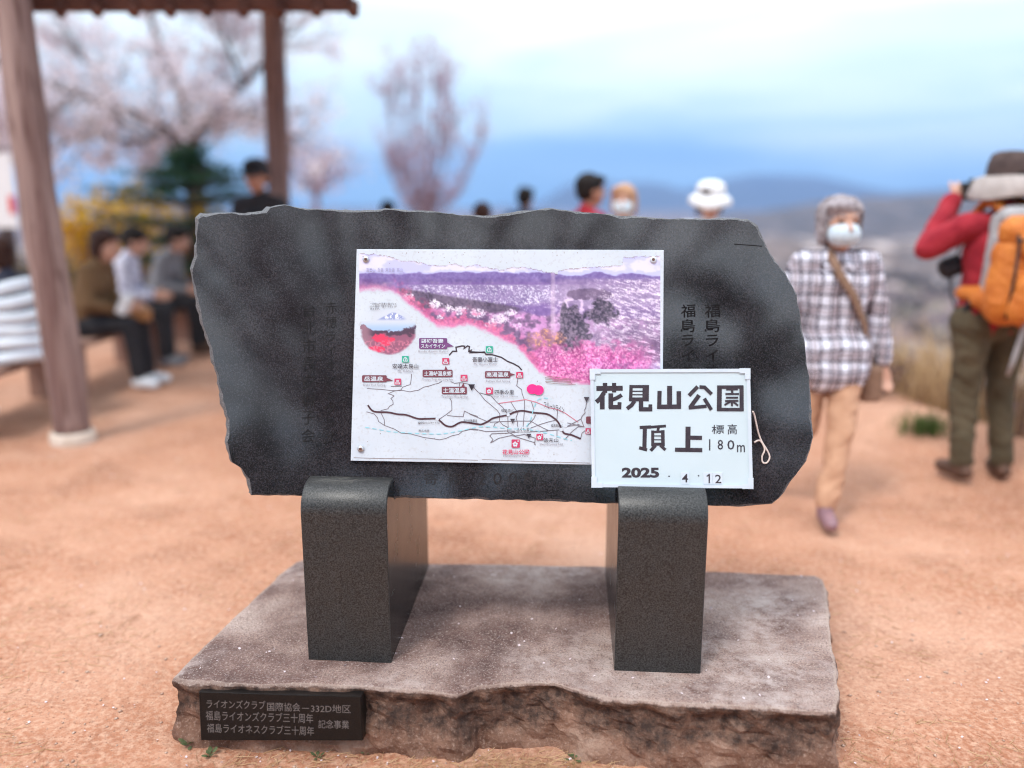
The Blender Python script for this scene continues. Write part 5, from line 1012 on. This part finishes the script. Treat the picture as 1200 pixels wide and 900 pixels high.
# standing figures behind the slab
def stander(label, u, vtop, depth_y, Htop, yaw, top, pants, hair, style, hatx=0, **kw):
    p = on_y(u, vtop, depth_y); zt = p.z; x, y = p.x, p.y; g_ = gz(x, y); H = (zt - g_ - hatx) / 1.0 / .992
    return person(label, (x, y, g_), yaw, H, pose(H), top, pants, m_bt, hair, style, voxel=.014, group=None, **kw)
stander('person in black clothes and a black cap standing by the straight post behind the slab', 301, 188, 7.1, 0, R(160), m_black, m_black, m_dkh, 'short', .02, hat=cap_hat(m_black), skin=m_skin2, look=(20, -6))
stander('person with short black hair and a red collar behind the slab', 690, 206, 6.2, 0, R(-70), m_red, m_navy, m_dkh, 'short', .0, look=(0, 0), skin=m_skin2)
stander('person with light orange brown hair and a white mask behind the slab', 732, 219, 6.0, 0, R(165), m_bei, m_navy, m_orh, 'bob', .0, mask=m_mask, fat=1.1)
stander('person in a broad white hat behind the slab', 833, 214, 5.7, 0, R(180), m_wht, m_navy, m_brh, 'bob', .02, hat=brim_hat(m_wht, m_wht, .145, .05, .10), look=(0, -10))
stander('small dark head showing above the slab between the bare tree and the red collar', 615, 221, 9.0, 0, R(-20), m_navy, m_black, m_dkh, 'short', .0, skin=m_skin2, eye=False)
stander('brown haired head just showing over the slab right of the bare tree', 565, 239, 7.4, 0, R(10), m_gry, m_black, m_brh, 'short', .0, eye=False)
stander('dark head barely showing over the slab at the foot of the bare tree', 454, 236, 9.5, 0, R(0), m_navy, m_black, m_dkh, 'short', .0, eye=False)
# white banner with a red patch beyond the bench
bnE = empty('banner', on_y(0, 270, 9.2) * 1, 0, 'white banner with a red patch at the left edge behind the white quilted jacket', 'banner'); bnE.location.z = gz(bnE.location.x, bnE.location.y); bz = bnE.location.z
k = MB(); k.tube([(-.22, 0, -.05), (-.22, 0, 2.0)], .014, 8); k.tube([(-.22, 0, 1.98), (.24, 0, 1.98)], .01, 8); k.build('pole', m_gry, bnE, True)
k = MB(); k.box((.0, .0, 1.56), (.205, .004, .38)); k.build('cloth', m_wht, bnE); k = MB(); k.box((.165, -.009, 1.42), (.032, .003, .09)); k.build('red_patch', mat('banner_red', (.6, .02, .03), (.66, .04, .05), 20), bnE)
# ------------------------------------------------------------------ trees and shrubs
m_bark = mat('cherry_bark', (.045, .032, .034), (.09, .066, .066), 8, .9, bump=.4)
m_twig = mat('twig_mauve', (.20, .14, .17), (.30, .22, .26), 8, .9)
m_blo = leaf_mat('pale_blossom', (.72, .62, .69), (.93, .89, .92), 1.2, .5); m_yel = leaf_mat('forsythia_yellow', (.62, .34, .010), (.88, .60, .03), 2.5, .45)
m_con = leaf_mat('conifer_green', (.018, .048, .030), (.045, .095, .055), 2, .2); m_bud = leaf_mat('bud_mauve', (.46, .33, .42), (.62, .48, .56), 1.5, .5); m_pkb = leaf_mat('rose_blossom', (.66, .44, .52), (.80, .60, .66), 1.2, .5)
m_olf = leaf_mat('olive_leaf', (.07, .065, .022), (.15, .13, .05), 2)
def grow(limbs, per=9, lt=(.35, .8), r=.012, up=.25, gen=2):
    """side twigs off limbs (lists of points); returns polylines with a radius"""
    out = []; cur = limbs
    for g_ in range(gen):
        nx = []
        for L in cur:
            for _ in range(per if g_ == 0 else 4):
                i = random.randrange(len(L) - 1); t_ = random.random(); p = L[i].lerp(L[i + 1], t_); d = (L[i + 1] - L[i]).normalized()
                q = (d * random.uniform(.3, .9) + Vector((random.gauss(0, .6), random.gauss(0, .6), random.gauss(up, .45)))).normalized(); ln = random.uniform(*lt) * (.6 ** g_)
                pts = [p]
                for k in range(4): q = (q + Vector((random.gauss(0, .22), random.gauss(0, .22), random.gauss(.02, .2)))).normalized(); pts.append(pts[-1] + q * ln / 4)
                nx.append(pts); out.append((pts, r * (.55 ** g_)))
        cur = nx
    return out
def bez(pts, n=5):
    pts = [Vector(p) for p in pts]; o = []
    for i in range(len(pts) - 1):
        a, b_, c, d = pts[max(i - 1, 0)], pts[i], pts[i + 1], pts[min(i + 2, len(pts) - 1)]
        for k in range(n): t_ = k / n; o.append(.5 * ((2 * b_) + (c - a) * t_ + (2 * a - 5 * b_ + 4 * c - d) * t_ ** 2 + (3 * b_ - a - 3 * c + d) * t_ ** 3))
    return o + [pts[-1]]
def tree(name, label, cat, limbs, radii, barkm, leafm, per, lt, nleaf, size, spread, up=.25, gen=2, group=None, twr=.012, dens=None):
    """limbs[0] starts at the foot of the trunk"""
    o0 = Vector(limbs[0][0]); E = empty(name, o0, 0, label, cat, group); k = MB(); LL = []
    for L, (r0, r1) in zip(limbs, radii):
        q = [p - o0 for p in bez(L)]; m_ = len(q); q = [p + Vector((random.gauss(0, 1), random.gauss(0, 1), random.gauss(0, 1))) * r0 * .25 * (0 < i < m_ - 1) for i, p in enumerate(q)]
        k.tube(q, [r0 + (r1 - r0) * i / (m_ - 1) for i in range(m_)], 9); LL.append(q)
    tw = grow(LL[1:] or LL, per, lt, twr, up, gen)
    for pts, r in tw: k.tube(pts, [r * (1 - .7 * i / 4) for i in range(5)], 4, False)
    k.build('trunk', barkm, E, True)
    P_ = []
    allp = [pts for pts, r in tw]
    w_ = np.array([1.0 + random.random() ** 3 * 4 for _ in allp]); w_ /= w_.sum(); ch = RNG.choice(len(allp), nleaf, p=w_)
    for c in ch:
        pts = allp[c]; i = random.randrange(1, 4); p = pts[i].lerp(pts[i + 1], random.random()); P_.append((p.x + random.gauss(0, spread), p.y + random.gauss(0, spread), p.z + random.gauss(0, spread)))
    flakes('crown', P_, RNG.uniform(.6, 1.3, len(P_)) * size, leafm, E); return E
def pts_y(y, *uv, jit=0): return [on_y(u, v, y + random.uniform(-jit, jit)) for u, v in uv]
Yc = 13.0; ft = on_y(228, 262, Yc); ft.z = gz(ft.x, ft.y) - .1
lim = [[ft, on_y(232, 225, Yc), on_y(224, 180, Yc)], pts_y(Yc, (224, 182), (196, 155), (150, 130), (95, 112), (40, 92), (-50, 62)), pts_y(Yc, (224, 182), (245, 140), (285, 95), (325, 45), (350, -30)), pts_y(Yc, (224, 184), (214, 120), (192, 62), (176, 0), (160, -90)),
       pts_y(Yc, (150, 130), (112, 84), (78, 34), (50, -40)), pts_y(Yc, (245, 140), (285, 130), (320, 138), (345, 160)), pts_y(Yc, (196, 155), (160, 165), (110, 160), (70, 170)), pts_y(Yc, (285, 95), (262, 40), (250, -30)), pts_y(Yc, (95, 112), (50, 140), (10, 150), (-30, 140))]
for L in lim[1:]:
    dy = random.uniform(-1.6, 1.6)
    for i, p in enumerate(L[1:], 1): p.y += dy * i / len(L); p.x += p.x * dy * i / len(L) / Yc
tree('cherry_tree', 'pale blossoming cherry tree spreading behind the shelter posts', 'cherry tree', lim, [(.16, .13), (.10, .03), (.08, .02), (.07, .02), (.04, .015), (.04, .015), (.04, .015), (.035, .015), (.035, .012)], m_bark, m_blo, 20, (.6, 1.3), 19000, .064, .075, .12, 2, None, .014)
# conifer with flat dark shelves
Yk = 9.9; c0_ = on_y(226, 300, Yk); c0_.z = gz(c0_.x, c0_.y); cE = empty('conifer', c0_, 0, 'dark green conifer with flat shelving branches between shelter post and cherry', 'conifer')
k = MB(); ht = on_y(226, 178, Yk).z - c0_.z; k.tube([(0, 0, -.1), (.01, 0, ht * .5), (0, 0, ht)], [.07, .045, .01], 8); NP = []
for z_, rad in ((.22, 1.0), (.36, 1.05), (.50, 1.15), (.61, 1.10), (.72, 1.02), (.82, .78), (.90, .46), (.97, .18)):
    z = ht * z_; nb = 12; z += random.uniform(-.06, .06) * (z_ < .9)
    for i in range(nb):
        a = 2 * math.pi * (i + random.random() * .6) / nb; L = rad * random.uniform(.75, 1.1); tip = Vector((math.cos(a) * L, math.sin(a) * L, z + .05 * L + random.uniform(-.10, .12)))
        k.tube([(0, 0, z - .08), (tip * .5).to_tuple()[:2] + (z + .01,), tip], [.016, .011, .004], 5)
        for _ in range(125): t_ = random.uniform(.25, 1.02); q = Vector((0, 0, z - .06)).lerp(tip, t_); NP.append((q.x + random.gauss(0, .05 + .05 * t_), q.y + random.gauss(0, .05 + .05 * t_), q.z + random.gauss(0, .025)))
k.build('trunk', m_bark, cE, True); flakes('crown', NP, RNG.uniform(.04, .08, len(NP)), m_con, cE, .5, .4)
# forsythia bushes
for i, (u, v, y, wd, lab) in enumerate(((98, 232, 10.6, .55, 'yellow flowering shrub nearest the leaning post'), (152, 222, 11.2, .60, 'tallest yellow flowering shrub above the person in the brown coat'), (206, 238, 10.4, .55, 'yellow flowering shrub under the dark conifer by the slab'))):
    b0 = on_y(u, v, y); top = b0.z; b0.z = gz(b0.x, b0.y); hgt = top - b0.z; k = MB(); Pp = []; E = empty('forsythia', b0, 0, lab, 'shrub', 'yellow shrubs behind the bench')
    for _ in range(46):
        a = random.uniform(0, 6.28); rr = random.uniform(.1, 1) * wd; hh = hgt * random.uniform(.55, 1.05); pts = bez([(0, 0, 0), (math.cos(a) * rr * .35, math.sin(a) * rr * .35, hh * .6), (math.cos(a) * rr * .8, math.sin(a) * rr * .8, hh), (math.cos(a) * rr * 1.15, math.sin(a) * rr * 1.15, hh * .86)], 4)
        k.tube(pts, [.009 - .006 * j / (len(pts) - 1) for j in range(len(pts))], 4, False)
        for _ in range(48): j = random.randrange(4, len(pts) - 1); q = pts[j].lerp(pts[j + 1], random.random()); Pp.append((q.x + random.gauss(0, .03), q.y + random.gauss(0, .03), q.z + random.gauss(0, .03)))
    k.build('stems', m_twig, E, True); flakes('flowers', Pp, RNG.uniform(.03, .055, len(Pp)), m_yel, E)
def bush(label, x, y, hgt, wd, leafm, n, size, name='shrub', cat='shrub', group=None, stems=30):
    E = empty(name, (x, y, gz(x, y)), 0, label, cat, group); k = MB(); Pp = []
    for _ in range(stems):
        a = random.uniform(0, 6.28); rr = random.uniform(.2, 1) * wd; hh = hgt * random.uniform(.5, 1) * (1 - .35 * (rr / wd) ** 2); q = [Vector((math.cos(a) * rr * .25 * random.random(), math.sin(a) * rr * .25, -.05))]; e_ = Vector((math.cos(a) * rr, math.sin(a) * rr, hh))
        pts = [q[0].lerp(e_, j / 4) + Vector((random.gauss(0, .04), random.gauss(0, .04), random.gauss(0, .02))) * wd for j in range(5)]; k.tube(pts, [.011, .009, .007, .005, .003], 4, False)
        for _ in range(n // stems): j = random.randrange(1, 4); c = pts[j].lerp(pts[j + 1], random.random()); Pp.append((c.x + random.gauss(0, .07 * wd), c.y + random.gauss(0, .07 * wd), c.z + random.gauss(0, .06 * hgt)))
    k.build('stems', m_twig, E, True); flakes('leaves', Pp, RNG.uniform(.6, 1.3, len(Pp)) * size, leafm, E); return E
p = on_y(250, 300, 11.6); bush('olive green shrub behind the bench beside the slab', p.x, p.y, 1.15, .7, m_olf, 2400, .05)
p = on_y(60, 300, 11.8); bush('olive green shrub behind the leaning post', p.x, p.y, 1.05, .8, m_olf, 2400, .05)
p = on_y(160, 300, 12.2); bush('low olive shrub behind the yellow flowers', p.x, p.y, 1.0, .9, m_olf, 2400, .05)
# tall upright mauve tree beyond the slab
Yt = 17; f0 = on_y(500, 300, Yt); f0.z = gz(f0.x, f0.y) - .2
lim = [[f0, on_y(500, 280, Yt), on_y(500, 262, Yt)]] + [pts_y(Yt, (500, 264), *q, jit=.3) for q in (((482, 210), (474, 150), (468, 96)), ((492, 200), (488, 130), (489, 66)), ((503, 200), (508, 130), (510, 74)), ((514, 220), (524, 180), (534, 140)), ((530, 235), (552, 195), (566, 160)), ((484, 230), (464, 180), (455, 112)), ((508, 210), (516, 160), (518, 100)), ((478, 240), (462, 215), (452, 180)))]
tree('slender_tree', 'tall slender mauve tree with upright thin branches beyond the slab', 'tree', lim, [(.08, .05)] + [(.03, .007)] * 8, m_twig, m_bud, 22, (.35, .75), 4600, .055, .05, 1.5, 2, None, .009)
Yp = 20; f0 = on_y(372, 300, Yp); f0.z = gz(f0.x, f0.y) - .2
tree('cherry_tree', 'small faint rose blossoming tree right of the straight post', 'cherry tree', [[f0, on_y(370, 255, Yp), on_y(368, 225, Yp)]] + [pts_y(Yp, (368, 228), *q, jit=.3) for q in (((350, 205), (338, 192)), ((362, 200), (360, 184)), ((378, 202), (385, 186)), ((388, 212), (402, 200)))], [(.10, .07)] + [(.05, .02)] * 4, m_twig, m_pkb, 12, (.4, .9), 620, .075, .12, .2)
f0 = on_y(8, 280, 15); f0.z = gz(f0.x, f0.y) - .2
tree('cherry_tree', 'blossoming cherry tree at the far left edge behind the leaning post', 'cherry tree', [[f0, on_y(0, 230, 15), on_y(2, 190, 15)]] + [pts_y(15, (2, 195), *q, jit=.4) for q in (((-20, 150), (-50, 110)), ((10, 140), (15, 90)), ((30, 170), (45, 150)), ((-10, 130), (-15, 60)))], [(.14, .11)] + [(.07, .02)] * 4, m_bark, m_blo, 14, (.6, 1.2), 4200, .065, .09, .2)
# two cherry trees behind the photographer: they mirror in the honed slab
def free_tree(x, y, H_, label, seed, nl, th=1.0, nlimb=7):
    random.seed(seed); b0 = Vector((x, y, gz(x, y) - .1)); fk = b0 + Vector((.1, 0, H_ * .3)); L = [[b0, b0 + Vector((.05, .05, H_ * .15)), fk]]
    for i in range(nlimb):
        a = i * .9 + random.random(); s_ = random.uniform(.35, .6) * H_; L.append([fk, fk + Vector((math.cos(a) * s_ * .35, math.sin(a) * s_ * .35, H_ * .2)), fk + Vector((math.cos(a) * s_ * .75, math.sin(a) * s_ * .75, H_ * .42)), fk + Vector((math.cos(a) * s_ * 1.1, math.sin(a) * s_ * 1.1, H_ * .6))])
    return tree('cherry_tree', label, 'cherry tree', L, [(.2 * th ** .5, .15 * th ** .5)] + [(.09 * th, .03 * th)] * nlimb, m_bark, m_blo, 20, (.7, 1.6), nl, .07, .06, .2, twr=.02 * th)
free_tree(-2.5, -4.6, 5.2, 'bare cherry tree mirrored as dark branches in the left of the slab', 3, 900, 1.0, 12)
free_tree(-2.0, -6.8, 6.4, 'bare cherry tree mirrored as dark branches along the top of the slab', 12, 900, 1.0, 11)
px0, py0 = 1.75, -5.4; pE = empty('pine_tree', (px0, py0, gz(px0, py0)), 0, 'dark pine mirrored as tufted branches in the right of the slab', 'pine tree'); k = MB(); Pp = []
k.tube([(0, 0, -.1), (.12, .05, 1.6), (-.05, .1, 3.2), (.05, .05, 4.4)], [.15, .12, .08, .02], 10)
for i in range(13):
    z = random.uniform(2.0, 3.9); a = random.uniform(0, 6.28); L = random.uniform(.6, 1.5) * (1.2 - (z - 1.5) / 4.2); e_ = Vector((math.cos(a) * L, math.sin(a) * L, z + random.uniform(-.1, .35))); k.tube([(0, .05, z - .1), e_ * .55 + Vector((0, 0, z * .45 - .05)), e_], [.03, .02, .008], 6)
    for j in range(9):
        c = Vector((0, 0, z)).lerp(e_, random.uniform(.45, 1.05)) + Vector((random.gauss(0, .12), random.gauss(0, .12), random.gauss(0, .05)))
        for _ in range(60): q = Vector((random.gauss(0, 1), random.gauss(0, 1), random.gauss(.3, .8))).normalized() * random.uniform(.02, .2); Pp.append(tuple(c + q))
k.build('trunk', m_bark, pE, True); flakes('crown', Pp, RNG.uniform(.07, .15, len(Pp)), m_con, pE, 0, .4)
for x, y, hgt, lab in ((2.7, -7.2, 2.9, 'dark shrub mirrored low in the right end of the slab'), (-1.2, -8.2, 2.7, 'dark shrub mirrored low in the middle of the slab'), (-4.6, -7.4, 3.0, 'dark shrub mirrored low in the left end of the slab')): bush(lab, x, y, hgt, 1.9, m_con, 9000, .15)
random.seed(21)
# ------------------------------------------------------------------ the rim on the right: dry grass, brambles
def blades(name, C_, ln, wd, m, lean=.5, n_seg=3, flatness=0.0):
    n_ = len(C_); C_ = np.asarray(C_, float); a = RNG.uniform(0, 2 * np.pi, n_); L = RNG.uniform(.5, 1.15, n_) * ln; ld = RNG.uniform(.1, 1, n_) * lean
    V = np.zeros((n_, (n_seg + 1) * 2, 3)); sd = np.stack([-np.sin(a), np.cos(a), 0 * a], -1); dr = np.stack([np.cos(a), np.sin(a), 0 * a], -1); bend = RNG.uniform(-.6, .6, n_)
    for i in range(n_ and n_seg + 1):
        t_ = i / n_seg; f = t_ * L; hx = f * (ld * t_ * (1 - flatness) + flatness); hz_ = f * np.sqrt(np.maximum(1 - (ld * t_) ** 2, .1)) * (1 - flatness)
        c = C_ + dr * hx[:, None] + sd * (bend * f * t_ * .6 * (flatness > 0))[:, None]; c[:, 2] += hz_ + .0015 * flatness; w_ = wd * (1 - .8 * t_)
        V[:, 2 * i] = c - sd * w_ / 2; V[:, 2 * i + 1] = c + sd * w_ / 2
        if flatness: V[:, 2 * i + 1, 2] += wd * .6
    q = np.array([(2 * i, 2 * i + 1, 2 * i + 3, 2 * i + 2) for i in range(n_seg)]); F_ = (np.arange(n_)[:, None, None] * (n_seg + 1) * 2 + q[None]).reshape(-1, 4)
    o = np_mesh(name, V.reshape(-1, 3), F_, m, None); o['kind'] = 'stuff'; return o
m_dry = leaf_mat('dry_grass', (.40, .25, .12), (.68, .50, .30), 3, .3); m_brn = leaf_mat('dead_bramble', (.13, .075, .05), (.26, .16, .11), 3, .2); m_grn = leaf_mat('green_tuft', (.06, .10, .03), (.13, .18, .06), 6, .25)
rim = []
for i in range(3, 9):
    (ax, ay), (bx_, by_) = EDGE[i - 1], EDGE[i]; L = math.hypot(bx_ - ax, by_ - ay)
    for _ in range(int(L * (1500 if i < 7 else 500))):
        t_ = random.random(); nx, ny = (by_ - ay) / L, -(bx_ - ax) / L; d = abs(random.gauss(0, 1)) * .9 + random.uniform(-.12, .1); x, y = ax + (bx_ - ax) * t_ + nx * d, ay + (by_ - ay) * t_ + ny * d
        if mnoise.noise(Vector((x * 1.3, y * 1.3, 2))) > -.12: rim.append((x, y))
hh = height(*np.array(rim).T); C_ = np.column_stack([np.array(rim), hh]); cut = RNG.random(len(C_)) < .72
blades('dry_grass', C_[cut], .62, .007, m_dry, .75); blades('dead_stems', C_[~cut], .5, .008, m_brn, .9)
def at_edge(u, v): p = on_z(u, v, .03); return p.x, p.y
for (u, v, hgt, wd, mm, n_, lab) in ((1015, 470, .42, .35, m_brn, 900, 'low dead brown scrub right beside the plaid shirt'), (1065, 460, .50, .4, m_dry, 900, 'straw coloured scrub between the plaid shirt and the hiker'), (1190, 500, .55, .4, m_brn, 900, 'brown scrub at the right edge behind the hiker')):
    x, y = at_edge(u, v); bush(lab, x, y, hgt, wd, mm, n_, .035, 'scrub', 'shrub', None, 26)
x, y = at_edge(1085, 512); blades('green_tuft', [(x + random.gauss(0, .09), y + random.gauss(0, .06), gz(x, y)) for _ in range(240)], .16, .008, m_grn, .9)['kind'] = None
o = bpy.data.objects['green_tuft']; o['kind'] = 'stuff'; tag(o, 'small green grass tuft on the rim by the left boot of the hiker', 'grass tuft')
# far below: orchards in blossom and dark woods
def far_trees(name, n_, mm, y0, y1, hgt, seed):
    random.seed(seed); Pp = []; S_ = []
    while n_:
        y = random.uniform(y0, y1); x = random.uniform(-.1, .85) * y + 10; c = mnoise.noise(Vector((x * .01, y * .01, seed)))
        if c < .0: continue
        z = gz(x, y); n_ -= 1; w_ = hgt * random.uniform(.5, 1.1)
        for _ in range(26): a = random.gauss(0, .33) * w_, random.gauss(0, .33) * w_, abs(random.gauss(.5, .25)) * w_; Pp.append((x + a[0], y + a[1], z + a[2])); S_.append(w_ * random.uniform(.2, .4))
    o = flakes(name, Pp, np.array(S_), mm); o['kind'] = 'stuff'
far_trees('far_orchard', 260, m_blo, 120, 420, 5, 4); far_trees('far_woods', 420, leaf_mat('far_wood', (.05, .04, .035), (.11, .085, .07), .05, .1), 110, 620, 8, 9)
random.seed(33)
# ------------------------------------------------------------------ litter on the ground and on the plinth
m_pet = leaf_mat('fallen_petal', (.72, .58, .62), (.85, .76, .78), 20, .2); m_str = leaf_mat('straw', (.36, .20, .10), (.62, .42, .26), 14, .2)
from mathutils.bvhtree import BVHTree
bvh = BVHTree.FromPolygons([Vector(v.co) + Vector((0, 2.45, 0)) for v in pl.data.vertices], [tuple(p.vertices) for p in pl.data.polygons])
inbase = lambda x, y, e=0: bvh.ray_cast(Vector((x, y, 1)), Vector((0, 0, -1)))[0]
Pp = []
while len(Pp) < 85:
    x, y = random.uniform(-.95, 1.1), random.uniform(1.9, 2.95); h = inbase(x, y)
    if h is not None and h.z > .16: Pp.append((x, y, h.z + .003))
for _ in range(520):
    y = 1.85 + 6 * random.random() ** 1.8; x = random.uniform(-.62, .62) * (y + .4); h = inbase(x, y)
    if h is None: Pp.append((x, y, gz(x, y) + .004))
for _ in range(130):
    x, y = random.uniform(-.9, .95), random.uniform(1.90, 2.06); h = inbase(x, y)
    if h is None: Pp.append((x, y, gz(x, y) + .004))
o = flakes('fallen_petals', Pp, RNG.uniform(.005, .0105, len(Pp)), m_pet, None, .75); o['kind'] = 'stuff'
Cs = []
for _ in range(7000):
    y = 1.8 + 5 * random.random() ** 1.7; x = random.uniform(-.66, .66) * (y + .4)
    if mnoise.noise(Vector((x * 1.5, y * 1.5, 7))) > -.15 and inbase(x, y) is None: Cs.append((x, y, gz(x, y)))
blades('dry_straw', Cs, .06, .0021, m_str, 1, 3, .93)
Cs = []
while len(Cs) < 1500:
    x = random.gauss(.06, .20) if random.random() < .7 else random.uniform(-.75, .7); y = random.uniform(1.86, 2.03)
    if inbase(x, y) is None: Cs.append((x, y, gz(x, y)))
blades('dry_straw', Cs, .05, .0016, m_str, 1, 3, .72)
m_peb = mat('pebble', (.36, .21, .15), (.55, .40, .32), 40, .9); k = []
Vs = []; Fs = []
oc = np.array([(1, 0, 0), (-1, 0, 0), (0, 1, 0), (0, -1, 0), (0, 0, 1), (0, 0, -1)], float); of = np.array([(0, 2, 4), (2, 1, 4), (1, 3, 4), (3, 0, 4), (2, 0, 5), (1, 2, 5), (3, 1, 5), (0, 3, 5)])
for _ in range(4200):
    y = 1.8 + 5 * random.random() ** 1.8; x = random.uniform(-.66, .66) * (y + .4)
    if inbase(x, y) is None: Fs.append(of + len(Vs) * 6); r = .0018 + .006 * random.random() ** 4; Vs.append(oc * RNG.uniform(.6, 1.3, (6, 1)) * r * np.array((1, 1, .6)) + np.array((x, y, gz(x, y) + r * .2)))
o = np_mesh('gravel', np.concatenate(Vs), np.concatenate(Fs), m_peb); o['kind'] = 'stuff'
# small weeds at the foot of the plinth
m_weed = leaf_mat('weed_leaf', (.075, .10, .045), (.15, .17, .09), 30, .2)
def weed(u, v, n_, ln, lab):
    p = on_z(u, v, .005); x, y = p.x, p.y
    E = empty('weed', (x, y, gz(x, y)), random.uniform(0, 6), lab, 'weed', 'weeds at the foot of the plinth')
    for i in range(n_):
        a = 2.4 * i + random.random() * .6; L = ln * random.uniform(.7, 1.2); el_ = random.uniform(.25, 1.0); d = Vector((math.cos(a) * math.cos(el_), math.sin(a) * math.cos(el_), math.sin(el_))); s_ = Vector((-math.sin(a), math.cos(a), 0)); n3_ = d.cross(s_)
        q0 = d * L * .35; k = MB(); V = []; 
        for t_, w_ in ((0, .02), (.25, .20), (.55, .26), (.8, .16), (1, 0.01)):
            c = q0 + d * L * t_ - Vector((0, 0, L * .3 * t_ * t_)); V += [c - s_ * w_ * L - n3_ * w_ * L * .35, c, c + s_ * w_ * L - n3_ * w_ * L * .35]
        k.add(V, [(3 * j + b_, 3 * j + b_ + 1, 3 * j + 4 + b_, 3 * j + 3 + b_) for j in range(4) for b_ in (0, 1)]); k.tube([(0, 0, -.004), q0], .0012, 5); k.build('leaf', m_weed, E, True)
weed(224, 868, 9, .030, 'green weed at the left corner of the plinth by the plaque'); weed(246, 880, 7, .022, 'small weed just below the left end of the plaque'); weed(372, 880, 5, .020, 'tiny weed below the plaque near its right end'); weed(428, 874, 6, .022, 'small weed at the right end of the plaque'); weed(505, 874, 5, .024, 'small weed in the straw at the foot of the plinth'); weed(672, 884, 6, .026, 'green weed at the foot of the plinth right of the straw')
